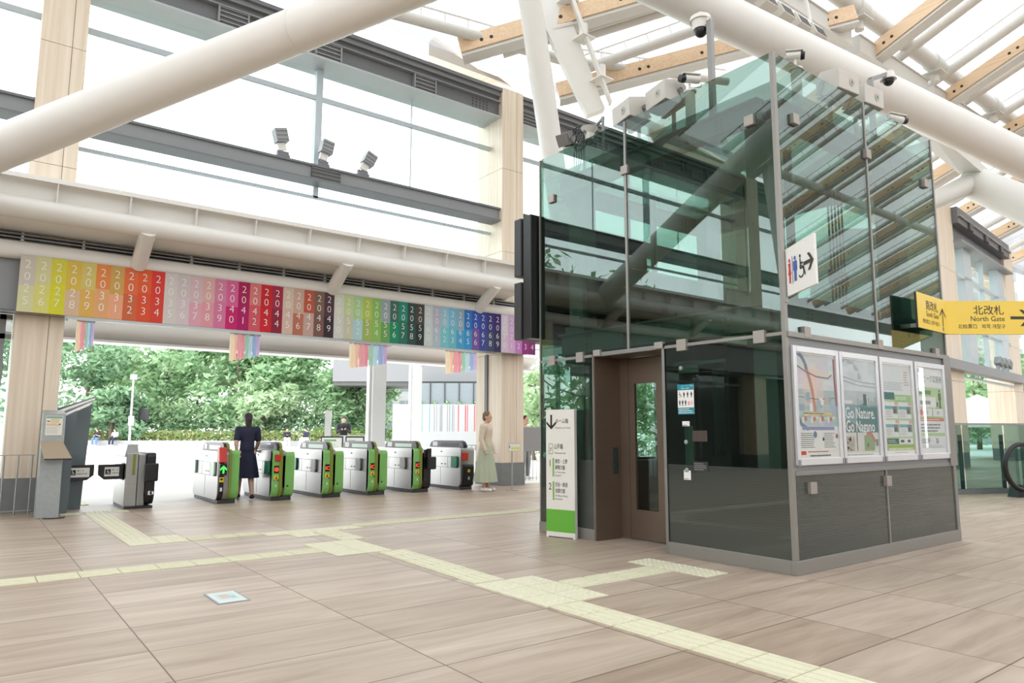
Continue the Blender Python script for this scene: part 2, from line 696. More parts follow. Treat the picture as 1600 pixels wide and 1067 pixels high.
def bars(mb, o, r, u, x0, y0, x1, y1, n, col, fill=0.5, m=0, off=0.002, seed=1):
    """illegible small print: rows of thin broken bars"""
    rng = random.Random(seed)
    h = (y1 - y0) / n
    for i in range(n):
        yy = y1 - h * (i + 1)
        x = x0
        end = x0 + (x1 - x0) * rng.uniform(0.7, 1)
        while x < end:
            w = min(rng.uniform(0.04, 0.22) * (x1 - x0), end - x)
            mb.rect(o, r, u, x, yy + h * (1 - fill) / 2, x + w * 0.92, yy + h * (1 + fill) / 2, col, m, off)
            x += w


def circle(cx, cy, r, n=20, r2=None):
    r2 = r if r2 is None else r2
    return [(cx + r * math.cos(2 * math.pi * i / n), cy + r2 * math.sin(2 * math.pi * i / n)) for i in range(n)]


def arrow(mb, o, r, u, cx, cy, size, ang, col, m=0, off=0.002, w=0.12):
    """chevron arrow pointing along +x before rotation by ang"""
    ca, sa = math.cos(ang), math.sin(ang)

    def T(p):
        return (cx + size * (p[0] * ca - p[1] * sa), cy + size * (p[0] * sa + p[1] * ca))
    h = w / 2
    mb.flat(o, r, u, [T(p) for p in ((-0.5, -h), (0.42, -h), (0.42, h), (-0.5, h))], col, m, off)
    d = w * 1.25
    mb.flat(o, r, u, [T(p) for p in ((0.5, 0), (0.12, 0.40), (0.12 - d, 0.40), (0.5 - d, 0))], col, m, off + 0.0003)
    mb.flat(o, r, u, [T(p) for p in ((0.5 - d, 0), (0.12 - d, -0.40), (0.12, -0.40), (0.5, 0))], col, m, off + 0.0003)


def figure(mb, o, r, u, cx, y0, h, col, m=0, off=0.002, skirt=False):
    """plain standing pictogram"""
    mb.flat(o, r, u, circle(cx, y0 + h * 0.91, h * 0.08, 12), col, m, off)
    w = h * 0.13
    if skirt:
        mb.flat(o, r, u, [(cx - w * 0.9, y0 + h * 0.80), (cx + w * 0.9, y0 + h * 0.80), (cx + w * 0.5, y0 + h * 0.6), (cx + w * 1.1, y0 + h * 0.34), (cx - w * 1.1, y0 + h * 0.34), (cx - w * 0.5, y0 + h * 0.6)][::-1], col, m, off)
        mb.rect(o, r, u, cx - w * 0.55, y0, cx - w * 0.1, y0 + h * 0.34, col, m, off)
        mb.rect(o, r, u, cx + w * 0.1, y0, cx + w * 0.55, y0 + h * 0.34, col, m, off)
    else:
        mb.flat(o, r, u, [(cx - w * 1.2, y0 + h * 0.42), (cx - w * 0.7, y0 + h * 0.42), (cx - w * 0.7, y0), (cx - w * 0.1, y0), (cx, y0 + h * 0.4), (cx + w * 0.1, y0), (cx + w * 0.7, y0), (cx + w * 0.7, y0 + h * 0.42), (cx + w * 1.2, y0 + h * 0.42), (cx + w * 1.2, y0 + h * 0.80), (cx - w * 1.2, y0 + h * 0.80)], col, m, off)


def wheelchair(mb, o, r, u, cx, cy, s, col, m=0, off=0.002):
    """wheelchair access symbol about s high"""
    ring = circle(cx - 0.05 * s, cy - 0.22 * s, 0.26 * s, 24)
    rin = circle(cx - 0.05 * s, cy - 0.22 * s, 0.20 * s, 24)
    for i in range(4, 22):
        j = (i + 1) % 24
        mb.flat(o, r, u, [rin[(i + 10) % 24], ring[(i + 10) % 24], ring[(j + 10) % 24], rin[(j + 10) % 24]], col, m, off)
    mb.flat(o, r, u, circle(cx - 0.10 * s, cy + 0.42 * s, 0.07 * s, 12), col, m, off)
    mb.rect(o, r, u, cx - 0.14 * s, cy - 0.12 * s, cx - 0.06 * s, cy + 0.32 * s, col, m, off)
    mb.rect(o, r, u, cx - 0.14 * s, cy + 0.08 * s, cx + 0.15 * s, cy + 0.14 * s, col, m, off)
    mb.rect(o, r, u, cx - 0.14 * s, cy - 0.12 * s, cx + 0.20 * s, cy - 0.05 * s, col, m, off)
    mb.flat(o, r, u, [(cx + 0.14 * s, cy - 0.08 * s), (cx + 0.21 * s, cy - 0.05 * s), (cx + 0.34 * s, cy - 0.42 * s), (cx + 0.27 * s, cy - 0.44 * s)][::-1], col, m, off)


X, Y, Z = Vector((1, 0, 0)), Vector((0, 1, 0)), Vector((0, 0, 1))
WHITE = lin((238, 236, 230))
INK = lin((38, 36, 38))

# =================================================================== THE SETTING
b = MB()
b.box2((-26, -22, -0.3), (60, 13.25, 0.0))
struct(b, 'floor', 'floor')
b = MB()
b.quad((-260, -260, -0.4), (260, -260, -0.4), (260, 260, -0.4), (-260, 260, -0.4))  # added under everything to block sky light from below the horizon
struct(b, 'ground', 'concrete', 'paved ground around the station, added to stop light from below', 'ground')
b = MB()
b.box2((-60, 13.25, -0.3), (130, 140, -0.004))
struct(b, 'pavement_ground', 'pave', 'pale plaza paving outside the ticket gates', 'paving')

PITCHX = 9.09
COLX = [0.78 + PITCHX * k for k in range(-3, 3)]      # column centres along the facade


def column(xc, yf=12.9, w=0.63, d=1.0, top=9.35, outrig=True, kind_name='clad_column', frame=None):
    """timber-clad column with a stone foot, horizontal joints and an outrigger that leans out and up"""
    T = (lambda p: p) if frame is None else frame
    b = MB()
    x0, x1 = xc - w / 2, xc + w / 2
    js = [0.5, 2.95, 5.35, 7.35, top]
    seam = x1 - 0.20

    def bx(a, c, m=0):
        bb = MB().box2(a, c)
        b.add([T(p) for p in bb.v], bb.f, m)
    for z0, z1 in zip(js[:-1], js[1:]):
        bx((x0, yf, z0 + 0.004), (seam - 0.004, yf + d, z1 - 0.004))
        bx((seam + 0.004, yf, z0 + 0.004), (x1, yf + d, z1 - 0.004))
    bx((x0 + 0.015, yf + 0.015, 0.45), (x1 - 0.015, yf + d - 0.015, top - 0.02), 1)
    bx((x0 - 0.004, yf - 0.004, 0), (x1 + 0.004, yf + d + 0.004, 0.5), 2)
    if outrig:
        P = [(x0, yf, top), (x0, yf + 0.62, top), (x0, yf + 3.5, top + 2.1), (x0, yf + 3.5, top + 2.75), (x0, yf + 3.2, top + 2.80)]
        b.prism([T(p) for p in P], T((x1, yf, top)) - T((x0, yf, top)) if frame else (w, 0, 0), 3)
    return struct(b, kind_name, ['clad', 'louver', 'darkbase', 'cladx'])


for xc in COLX:
    column(xc)


def beam_pair(x0, x1, T=None, yb=12.95, dz=0.0):
    """upper and lower grey girders, transoms, mullion and glass of one facade bay"""
    F = (lambda p: Vector(p)) if T is None else T

    def bx(b, a, c, m=0):
        bb = MB().box2(a, c)
        b.add([F(p) for p in bb.v], bb.f, m)
    L = x1 - x0
    b = MB()
    bx(b, (x0, yb + 0.10, 8.62), (x1, yb + 0.30, 9.26))
    bx(b, (x0, yb - 0.06, 9.24), (x1, yb + 0.55, 9.32))
    bx(b, (x0, yb + 0.02, 9.15), (x1, yb + 0.12, 9.24), 1)
    bx(b, (x0, yb - 0.01, 8.985), (x1, yb + 0.10, 9.005), 1)
    bx(b, (x0, yb - 0.01, 8.60), (x1, yb + 0.75, 8.64), 3)
    for t in (0.03, 0.27, 0.49, 0.755):
        xm = x0 + L * t
        bx(b, (xm - 0.26, yb + 0.03, 8.66), (xm + 0.26, yb + 0.10, 9.0), 2)
        for zz in (8.70, 8.79, 8.88, 8.96):
            bx(b, (xm - 0.26, yb + 0.01, zz), (xm + 0.26, yb + 0.04, zz + 0.022), 1)
        for sx in (-0.28, 0.25):
            bx(b, (xm + sx, yb, 8.66), (xm + sx + 0.03, yb + 0.1, 9.0), 1)
    for e in (x0 + 0.55, x1 - 0.55):          # rows of splice bolts near the ends
        for i in range(5):
            for j in range(4):
                bx(b, (e - 0.2 + i * 0.1 - 0.014, yb + 0.085, 8.70 + j * 0.07), (e - 0.2 + i * 0.1 + 0.014, yb + 0.10, 8.728 + j * 0.07), 2)
    struct(b, 'facade_beam', ['grey', 'midgrey', 'louver', 'flange_lit'], 'dark grey upper facade girder with louver boxes and bolts', 'beam')
    b = MB()
    bx(b, (x0, yb + 0.06, 6.09), (x1, yb + 0.34, 6.37))
    bx(b, (x0, yb, 6.35), (x1, yb + 0.40, 6.39), 1)
    bx(b, (x0, yb, 6.07), (x1, yb + 0.40, 6.11), 1)
    for t in (0.495,):
        xm = x0 + L * t
        bx(b, (xm - 0.3, yb + 0.02, 6.10), (xm + 0.3, yb + 0.06, 6.36), 2)
        for zz in (6.16, 6.24, 6.31):
            bx(b, (xm - 0.3, yb + 0.005, zz), (xm + 0.3, yb + 0.03, zz + 0.018), 1)
    struct(b, 'facade_beam', ['midgrey', 'grey', 'louver'], 'grey lower facade girder carrying spotlights', 'beam')
    b = MB()
    y = yb + 0.45
    xm = x0 + L * 0.49
    bx(b, (xm - 0.07, y - 0.03, 6.39), (xm + 0.07, y + 0.10, 8.62))
    bx(b, (x0, y - 0.02, 7.93), (x1, y + 0.06, 8.02))
    bx(b, (x0, y - 0.02, 5.84), (x1, y + 0.04, 5.90))
    bx(b, (xm - 0.05, y - 0.02, 5.86), (xm + 0.05, y + 0.05, 6.09))
    bx(b, (x0 + L * 0.745 - 0.012, y, 6.39), (x0 + L * 0.745 + 0.012, y + 0.03, 8.62))
    struct(b, 'window_frame', ['transom'], 'slim grey mullion and transoms of the upper window', 'window frame')
    b = MB()
    bx(b, (x0, y + 0.035, 4.7), (x1, y + 0.045, 8.62))
    struct(b, 'window_pane', ['facade_glass'], 'large clear upper window pane between columns', 'window')


for k in range(len(COLX) - 1):
    beam_pair(COLX[k] + 0.315, COLX[k + 1] - 0.315)

# canopy edge along the facade: ribbed fascia, round edge pipe, soffit, back pipe, dark slot
b = MB()
x0, x1 = -27.0, 9.62
b.prism([(x0, 12.06, 4.82), (x0, 12.12, 4.82), (x0, 12.12, 4.40), (x0, 12.0, 4.40), (x0, 12.0, 4.46), (x0, 12.05, 4.54)], (x1 - x0, 0, 0))
b.box2((x0, 11.88, 4.79), (x1, 12.10, 4.825))
b.box2((x0, 11.88, 4.755), (x1, 11.90, 4.79))
k = -29
while 0.79 + 0.95 * k < x1:
    xr = 0.79 + 0.95 * k
    if xr > x0:
        b.prism([(xr, 12.08, 4.80), (xr, 12.03, 4.44), (xr, 11.95, 4.44), (xr, 11.885, 4.80)], (0.018, 0, 0))
    k += 1
struct(b, 'canopy_fascia', 'white', 'white ribbed fascia along the canopy edge above the banner', 'fascia')
b = MB()
b.tube((x0, 12.02, 4.35), (x1, 12.02, 4.35), 0.155, n=20)
struct(b, 'canopy_pipe', 'white', 'white round pipe along the canopy lower edge', 'pipe')
b = MB()
b.prism([(x0, 12.10, 4.32), (x0, 12.95, 4.18), (x0, 13.3, 4.18), (x0, 13.3, 4.8), (x0, 12.05, 4.8)], (x1 - x0, 0, 0))
struct(b, 'canopy_soffit', 'white2', 'pale soffit panel behind the canopy pipe', 'soffit')
b = MB()
b.box2((x0, 12.95, 3.90), (x1 + 0.8, 13.2, 4.2))
for i in range(3):
    b.box2((x0, 12.78, 4.02 + 0.055 * i), (x1 + 0.8, 12.96, 4.045 + 0.055 * i), 1)
struct(b, 'louver_slot', ['louver', 'midgrey'], 'dark louvered slot between the soffit and the banner pipe', 'louver')
b = MB()
b.tube((x0, 12.72, 3.88), (x1 + 0.9, 12.72, 3.88), 0.135, n=20)
for i in range(-30, 13):
    xx = 0.46 + 0.8 * i
    if xx > x0:
        b.prism([(xx - 0.03, 12.80, 3.98), (xx + 0.03, 12.80, 3.98), (xx + 0.012, 12.80, 4.18), (xx - 0.012, 12.80, 4.18)], (0, 0.10, 0))
struct(b, 'banner_pipe', 'white', 'white round pipe carrying the banner', 'pipe')
b = MB()
b.box2((x0, 12.80, 2.98), (x1 + 0.5, 13.24, 3.9))
for i in range(3):
    b.box2((x0, 12.70, 2.955 + i * 0.012), (x1 + 0.5, 12.82, 2.961 + i * 0.012), 1)
struct(b, 'entrance_header', ['midgrey', 'midgrey'], 'header over the gate opening behind the banner', 'header')
for xs in (-25.25, -21.95, -18.65, -15.35, -11.25, -7.9, -4.6, -1.3, 2.02, 5.33, 8.71):
    b = MB()
    b.tube((xs, 12.0, 4.26), (xs, 12.62, 3.85), 0.118, n=18)
    b.tube((xs, 11.97, 4.30), (xs, 12.08, 4.22), 0.14, n=18)
    struct(b, 'canopy_strut', 'white', 'stubby white strut joining the canopy pipe to the banner pipe', 'strut')

# entrance frame edges beside the gates
b = MB()
b.box2((1.10, 13.40, 0), (1.13, 13.5, 2.98))
b.box2((9.52, 13.42, 0), (9.56, 13.52, 2.98))
struct(b, 'entrance_jamb', 'grey', 'dark metal edge trim of the gate opening', 'jamb')
b = MB()
for xx in (-1.5, -0.35, 0.33):
    b.box2((xx - 0.04, 13.3, 0), (xx + 0.04, 13.4, 2.98))
b.box2((-8.0, 13.3, 2.6), (0.45, 13.4, 2.68))
b.box2((-8.0, 13.3, 2.9), (0.45, 13.4, 2.98))
struct(b, 'door_frame', 'midgrey', 'pale metal glazing frame left of the clad column', 'frame')
b = MB()
b.box2((-8.0, 13.34, 0.05), (0.45, 13.35, 2.9))
struct(b, 'door_pane', 'facade_glass', 'clear side glazing left of the clad column', 'glass')

# ------------------------------------------------------------------ roof
KR = 0.38


def rz(y):
    """height of the roof truss plane, rising from the facade towards a ridge and falling beyond it"""
    return 9.3 + KR * (12.9 - y) if y > -3 else 9.3 + KR * (12.9 + 3) - KR * (-3 - y)


b = MB()
m1 = [(-27, 13.2, rz(13.2) + 0.75), (62, 13.2, rz(13.2) + 0.75), (62, -3, rz(-3) + 0.75), (-27, -3, rz(-3) + 0.75)]
m2 = [(-27, -3, rz(-3) + 0.75), (62, -3, rz(-3) + 0.75), (62, -20, rz(-20) + 0.75), (-27, -20, rz(-20) + 0.75)]
b.quad(*m1)
b.quad(*m2)
struct(b, 'ceiling', 'membrane')
b = MB()
b.quad((-27, 13.25, 9.7), (62, 13.25, 9.7), (62, 17.2, 12.9), (-27, 17.2, 12.9))
struct(b, 'eave_soffit', 'membrane', 'white eave rising outwards above the facade', 'soffit')


def rafter(a, c, w=0.36, hw=0.42):
    """timber lower face on a white steel box, paired bolts along it"""
    a, c = Vector(a), Vector(c)
    b = MB()
    d = (c - a).normalized()
    side = d.cross(Z).normalized()
    upv = side.cross(d)
    b.bar(a, c, w - 0.10, hw, 1)
    for sg in (1, -1):
        b.bar(a + side * (sg * (w / 2 - 0.03)) + upv * 0.03, c + side * (sg * (w / 2 - 0.03)) + upv * 0.03, 0.06, hw - 0.06, 0)
    b.bar(a - upv * (hw / 2 + 0.02), c - upv * (hw / 2 + 0.02), w * 1.04, 0.04, 1)
    L = (c - a).length
    t = 0.5
    while t < L:
        for q in (0, 0.22):
            p = a + d * (t + q)
            for sgn in (1, -1):
                b.tube(p + side * (sgn * (w / 2 + 0.002)), p + side * (sgn * (w / 2 - 0.02)), 0.042, n=10, m=2)
        t += 1.55
    return struct(b, 'roof_rafter', ['rafter', 'roofwhite', 'bolt'], 'timber-faced white roof rafter with paired bolts', 'rafter')


def purlin(a, c, r=0.11, brace=True):
    """white roof pipe with a light ladder rail above it"""
    a, c = Vector(a), Vector(c)
    b = MB()
    b.tube(a, c, r, n=12)
    if brace:
        d = (c - a).normalized()
        upv = d.cross(Z).normalized().cross(d)
        q = upv * (r + 0.22)
        b.bar(a + q, c + q, 0.03, 0.03)
        t = 0.2
        L = (c - a).length
        while t < L:
            b.bar(a + d * t, a + d * t + q, 0.02, 0.02, upv=d)
            t += 0.55
    return struct(b, 'roof_pipe', 'roofwhite', 'white roof pipe with ladder rail', 'pipe')


def on(x, y, dz=0.0):
    return (x, y, rz(y) + dz)


# regular bay: timber rafters square to the facade, pipes between them
xr = -25.2
while xr < 60:
    if not 1.5 < xr < 14.8:
        rafter(on(xr, 12.7), on(xr, -2.9))
        rafter(on(xr, -18), on(xr, -3.1))
        for dx in (1.3, 3.5):
            purlin(on(xr + dx, 12.6, 0.3), on(xr + dx, -2.8, 0.3), 0.13)
            purlin(on(xr + dx, -18, 0.12), on(xr + dx, -3.2, 0.12))
    xr += 4.35 if xr < 16 or True else 4.35
# skewed bay above the tower
for a, c in (((8.0, 12.35), (13.2, 7.6)), ((10.95, 12.5), (16.4, 7.8)), ((3.4, 11.4), (9.6, 5.6)), ((0.6, 8.0), (6.0, 3.0))):
    rafter(on(*a), on(*c))
for a, c, r in (((9.0, 12.15), (12.6, 8.7), 0.11), ((10.3, 11.2), (13.9, 7.7), 0.12), ((11.0, 11.9), (14.6, 8.0), 0.12), ((6.8, 11.3), (10.5, 7.7), 0.11)):
    purlin(on(*a, 0.1), on(*c, 0.1), r)
purlin(on(5.6, 12.3, 0.1), on(10.4, 11.75, 0.1), 0.12)
purlin(on(10.8, 11.7, 0.15), on(15.2, 10.6, 0.15), 0.10)
for x in (3.2, 7.6, 11.9):
    rafter(on(x, -18), on(x, -3.1))
    rafter(on(x + 0.6, 3.2), on(x + 0.6, -2.9))
# long pipe and flat box beam along the hall
b = MB()
LY, LZ = 7.93, rz(7.93) + 0.5
b.tube((9.3, LY, LZ), (60, LY, LZ), 0.21, n=18)
xx = 12.6
while xx < 60:
    b.tube((xx, LY, LZ - 0.55), (xx, LY, LZ), 0.11, n=10)
    b.box((xx, LY, LZ - 0.30), (0.5, 0.5, 0.03))
    b.tube((xx - 0.2, LY, LZ), (xx + 0.2, LY, LZ), 0.25, n=18)
    xx += 4.35
struct(b, 'roof_long_pipe', 'roofwhite', 'long white pipe running along the hall under the roof', 'pipe')
b = MB()
xx = 8.6
while xx < 60:
    b.bar((xx, 8.36, rz(8.36) - 0.02), (xx + 3.95, 8.36, rz(8.36) - 0.02), 0.50, 0.44)
    b.bar((xx, 8.36, rz(8.36) - 0.25), (xx + 3.95, 8.36, rz(8.36) - 0.25), 0.58, 0.03)
    b.bar((xx, 8.36, rz(8.36) + 0.21), (xx + 3.95, 8.36, rz(8.36) + 0.21), 0.58, 0.03)
    xx += 4.35
struct(b, 'roof_box_beam', 'roofwhite', 'flat white box beam segments beside the long roof pipe', 'beam')
b = MB()
b.tube((-27, 7.6, rz(7.6) - 0.1), (3.0, 7.6, rz(7.6) - 0.1), 0.2, n=14)
b.tube((-27, -3, rz(-3) - 0.1), (60, -3, rz(-3) - 0.1), 0.25, n=14)
b.tube((-27, -10, rz(-10) - 0.1), (60, -10, rz(-10) - 0.1), 0.2, n=14)
struct(b, 'roof_long_pipe', 'white', 'white ridge and side pipes behind the photographer', 'pipe')


def big_pipe(p0, p1, r, label, joints=()):
    b = MB()
    p0, p1 = Vector(p0), Vector(p1)
    b.tube(p0, p1, r, n=36)
    d = (p1 - p0).normalized()
    for t in joints:
        p = p0.lerp(p1, t)
        b.tube(p - d * 0.012, p + d * 0.012, r * 1.006, n=36)
    return struct(b, 'roof_strut', 'white', label, 'strut')


b = MB()
pts = [Vector((-0.75, 11.96, 4.48)).lerp(Vector((15.1, -17.4, 7.5)), k / 20) for k in range(21)]
b.path(pts, [max(0.17, 0.275 - 0.018 * k) for k in range(21)], 36)
p_ = pts[0].lerp(pts[-1], 0.19)
b.tube(p_ - Vector((0.006, -0.01, 0)), p_ + Vector((0.006, -0.01, 0)), 0.213, n=36)
struct(b, 'roof_strut', 'white', 'thick white pipe crossing diagonally in front of the left column', 'strut')
big_pipe((9.69, 10.84, 5.0), (8.235, 10.30, 10.147), 0.235, 'leaning white pipe column behind the glass tower')
big_pipe((-1.0, 9.19, 9.77), (17.2, 3.25, 5.36), 0.31, 'thick white pipe descending to the right above the glass tower', (0.52,))
# mirrored struts further along both sides of the hall
big_pipe((-8.2, 11.6, 4.6), (-8.1, 12.3, 11.2), 0.245, 'leaning white pipe column left of the frame')
big_pipe((-18.4, 11.36, 4.61), (-9.6, 7.6, 10.6), 0.275, 'thick diagonal white pipe further left along the facade')
# tapered white strut
b = MB()
a, c = Vector((9.27, 11.05, 10.75)), Vector((10.19, 10.42, 7.95))
d = (c - a).normalized()
sd = d.cross(Vector((0.6, 0.79, 0))).normalized()
n2 = d.cross(sd)
pl = [a + sd * 0.33, a - sd * 0.33, c - sd * 0.20, c + sd * 0.20]
b.prism([p - n2 * 0.12 for p in pl], n2 * 0.24)
pl2 = [a + sd * 0.5, a + sd * 0.42, c + sd * 0.30, c + sd * 0.34]
b.prism([p + n2 * 0.15 for p in pl2], n2 * 0.2)
for t in (0.12, 0.42, 0.75):
    p = a.lerp(c, t) + sd * 0.42 + n2 * 0.2
    b.tube(p - Z * 0.18, p + Z * 0.12, 0.10, n=10)
    b.box(p - Z * 0.2, (0.36, 0.36, 0.03))
struct(b, 'roof_tapered_strut', 'white', 'flat tapered white strut beside the leaning pipe column', 'strut')
# node to the right, where pipes and a flat beam meet
b = MB()
nd = Vector((18.22, 6.09, 6.99))
b.tube((15.6, 6.55, 5.85), nd, 0.17, 0.25, n=20)
b.ball(nd, 0.33, 20, 12)
b.tube(nd - Vector((0.1, -0.1, 0)), (17.4, 3.9, 5.1), 0.36, 0.42, n=24)
b.prism([(14.2, 6.25, 7.55), (14.5, 5.75, 7.35), (18.3, 5.85, 7.0), (18.2, 6.3, 7.1)], (0, 0, 0.22))
struct(b, 'roof_node', 'roofwhite', 'white pipe node under the roof right of the glass tower', 'node')

# back side of the hall, behind the photographer (seen only as reflections)
for xc in [0.78 + PITCHX * k for k in range(-3, 5)]:
    b = MB()
    b.box2((xc - 0.31, -19, 0), (xc + 0.31, -18, 9.4))
    struct(b, 'clad_column', 'clad', 'timber-clad column on the far side of the hall', 'column')
b = MB()
b.box2((-27, -18.6, 8.6), (60, -18.3, 9.4))
b.box2((-27, -18.6, 5.9), (60, -18.3, 6.3))
b.box2((-27, -18.6, 2.9), (60, -18.2, 4.4))
for k in range(9):
    b.box2((-27 + k * 9.7, -18.5, 0), (-17.3 + k * 9.7, -18.3, 2.9))  # closed infill added to cut outside light and poster glare
b.box2((-27, -18.5, 4.4), (60, -18.4, 5.9))
struct(b, 'facade_beam', 'midgrey', 'grey girders and added light-blocking infill on the far side of the hall', 'beam')
# left end of the hall (reflected in the tower): dark lower storey with a mezzanine band
b = MB()
b.box2((-20.5, -18, 0), (-20, 13, 2.9), 0)
b.box2((-20.5, -18, 2.9), (-19.6, 13, 3.5), 1)
b.box2((-20.5, -18, 5.2), (-19.8, 13, 5.7), 1)
for i in range(11):
    b.box2((-20.4, -17 + i * 3.0, 3.5), (-20.0, -16.3 + i * 3.0, 9.0), 2)
struct(b, 'wall_left', ['midgrey', 'white2', 'clad'])

# unseen right end of the hall and left bay, closed to cut bright reflections
b = MB()
b.box2((60, -18, 0), (60.4, 9, 3.2), 0)
b.box2((60, -18, 3.2), (60.3, 9, 12), 1)
struct(b, 'wall_right', ['midgrey', 'concrete'])  # added to keep open-end glare off the poster covers
b = MB()
b.box2((-26, 13.5, 0), (-3.6, 13.7, 2.95), 0)  # added out of view, keeps bright sky out of the lower tower glass
for i in range(11):
    b.box2((-25.5 + i * 2.0, 13.46, 0.1), (-25.46 + i * 2.0, 13.5, 2.9), 1)
struct(b, 'reflection_block_wall', ['louver', 'grey'], 'closed grey panel wall left of the gates, added to dim tower reflections', 'wall')

# ------------------------------------------------------------------ facade beyond the tower, at a slight angle
RO, RE = Vector((26.7, 10.1, 0)), Vector((0.9935, 0.114, 0)).normalized()
RN = Vector((-RE.y, RE.x, 0))


def RT(p):
    return RO + RE * p[0] + RN * (p[1] - 12.9) + Z * p[2]


def far_column(s0, s1):
    b = MB()
    js = [0.5, 2.95, 4.9, 6.9, 9.35]
    for z0, z1 in zip(js[:-1], js[1:]):
        bb = MB().box2((s0, 12.9, z0 + 0.006), (s1, 13.9, z1 - 0.006))
        b.add([RT(p) for p in bb.v], bb.f, 0)
    bb = MB().box2((s0 + .01, 12.91, 0), (s1 - .01, 13.89, 9.3))
    b.add([RT(p) for p in bb.v], bb.f, 1)
    struct(b, 'clad_column', ['clad', 'darkbase'], 'timber-clad column beyond the glass tower', 'column')


far_column(-1.2, 1.35)
far_column(9.0, 10.7)
far_column(18.4, 19.6)
b = MB()


def rbx(a, c, m=0):
    bb = MB().box2(a, c)
    b.add([RT(p) for p in bb.v], bb.f, m)


rbx((1.3, 12.7, 8.75), (9.2, 13.1, 9.35))
rbx((1.3, 12.62, 8.98), (9.2, 12.72, 9.05), 1)
rbx((1.3, 12.62, 8.05), (9.2, 13.6, 8.12), 1)
rbx((1.3, 13.0, 8.1), (9.2, 13.2, 8.8))
for t in (2.6, 4.9, 7.3):
    rbx((t, 12.62, 8.72), (t + 0.5, 12.7, 9.0), 2)
struct(b, 'facade_beam', ['grey', 'midgrey', 'louver'], 'dark upper girder of the facade beyond the tower', 'beam')
b = MB()
rbx((-1.8, 12.6, 3.3), (10.4, 13.0, 3.62), 1)
rbx((1.5, 12.9, 3.12), (9.0, 13.1, 3.18))
rbx((1.5, 12.9, 6.85), (9.0, 13.1, 6.97))
rbx((2.5, 12.9, 3.5), (3.5, 13.2, 8.1))
rbx((7.6, 12.9, 3.5), (8.6, 13.2, 8.1))
rbx((5.4, 12.95, 3.5), (5.48, 13.1, 8.1))
rbx((1.3, 12.9, 5.0), (9.0, 13.1, 5.08))
struct(b, 'window_frame', ['transom', 'midgrey'], 'grey mullions and girder of the window beyond the tower', 'window frame')
b = MB()
rbx((1.3, 13.05, 3.6), (9.0, 13.07, 8.1))
struct(b, 'window_pane', ['facade_glass'], 'clear window pane beyond the tower', 'window')

# canopy over the plaza outside
b = MB()
b.quad((-20, 13.24, 3.32), (13.0, 13.24, 3.32), (13.0, 20.0, 3.32), (-20, 20.0, 3.32))
for yy in (13.3, 19.9):
    b.box2((-20, yy - 0.05, 3.32), (13.0, yy + 0.05, 3.5), 1)
for i in range(-6, 5):
    b.box2((1.35 + i * 3.4, 13.24, 3.285), (1.38 + i * 3.4, 20, 3.30), 1)
struct(b, 'canopy_slab', ['membrane', 'midgrey'], 'white canopy slab over the plaza outside the gates', 'canopy')
b = MB()
b.prism([(-20, 15.72, 3.31), (-20, 16.2, 2.985), (-20, 16.35, 2.985), (-20, 16.35, 3.31)], (33, 0, 0))  # front face slanted down to catch light bounced off the plaza
b.box2((-20, 15.92, 2.94), (13.0, 16.4, 2.985), 1)
struct(b, 'canopy_beam', ['white2', 'white2'], 'pale grey beam under the plaza canopy', 'beam')
b = MB()
for i in range(-4, 5):
    for yy in (14.6,):
        xx = 1.9 + i * 1.75
        b.box2((xx - 0.25, yy - 0.05, 3.25), (xx + 0.25, yy + 0.05, 3.29))
        b.box2((xx + 0.2, yy - 0.05, 3.2), (xx + 0.25, yy + 0.05, 3.29))
struct(b, 'canopy_bracket', ['grey'], 'small grey fittings under the plaza canopy', 'bracket')
for x, y in ((10.5, 21.0), (16.6, 29.2)):
    b = MB()
    b.box2((x - 0.22, y - 0.2, 0), (x + 0.22, y + 0.2, 4.3))
    b.box2((x - 0.30, y - 0.1, 0), (x + 0.30, y + 0.1, 4.3))
    struct(b, 'canopy_column', 'plazacol', 'white square column of the plaza canopy', 'column')

# =================================================================== THE GLASS LIFT TOWER
TX0, TX1, TY0, TY1, TH, TM = 5.64, 8.94, 3.44, 6.80, 4.68, 2.06
tower = thing('lift_tower', 'green glass lift tower with bronze door on the tiled concourse floor', 'lift', (TX0, TY0, 0))


def pane(a, c, name='glass_panel', m='tower_glass'):
    return MB().box2(a, c).build(name, m, tower)


g = 0.012
for y0, y1 in ((TY0 + 0.02, 5.29), (5.31, TY1)):
    pane((TX0, y0, TM + 0.01), (TX0 + g, y1, TH))
for x0, x1 in ((TX0 + 0.02, 7.30), (7.325, TX1)):
    pane((x0, TY0, TM + 0.01), (x1, TY0 + g, TH))
pane((TX1 - g, TY0 + 0.02, 0.12), (TX1, TY1, TH))
pane((TX0 + 0.02, TY1 - g, 0.12), (TX1, TY1, TH))
pane((TX0, TY0 + 0.02, 0.88), (TX0 + g, 4.80, TM - 0.01))
pane((TX0, 5.86, 0.88), (TX0 + g, TY1, TM - 0.01))
pane((TX0, TY0 + 0.02, 0.12), (TX0 + g, 4.80, 0.88), 'filmed_glass_panel', 'base_glass')
pane((TX0, 5.86, 0.12), (TX0 + g, TY1, 0.88), 'filmed_glass_panel', 'base_glass')
for x0, x1 in ((TX0 + 0.05, 7.295), (7.315, TX1 - 0.06)):
    pane((x0, TY0, 0.12), (x1, TY0 + g, 0.83), 'filmed_glass_panel', 'base_glass')
pane((TX0 + 0.02, TY0 + 0.02, 4.40), (TX1 - 0.02, TY1 - 0.02, 4.415), 'roof_glass')

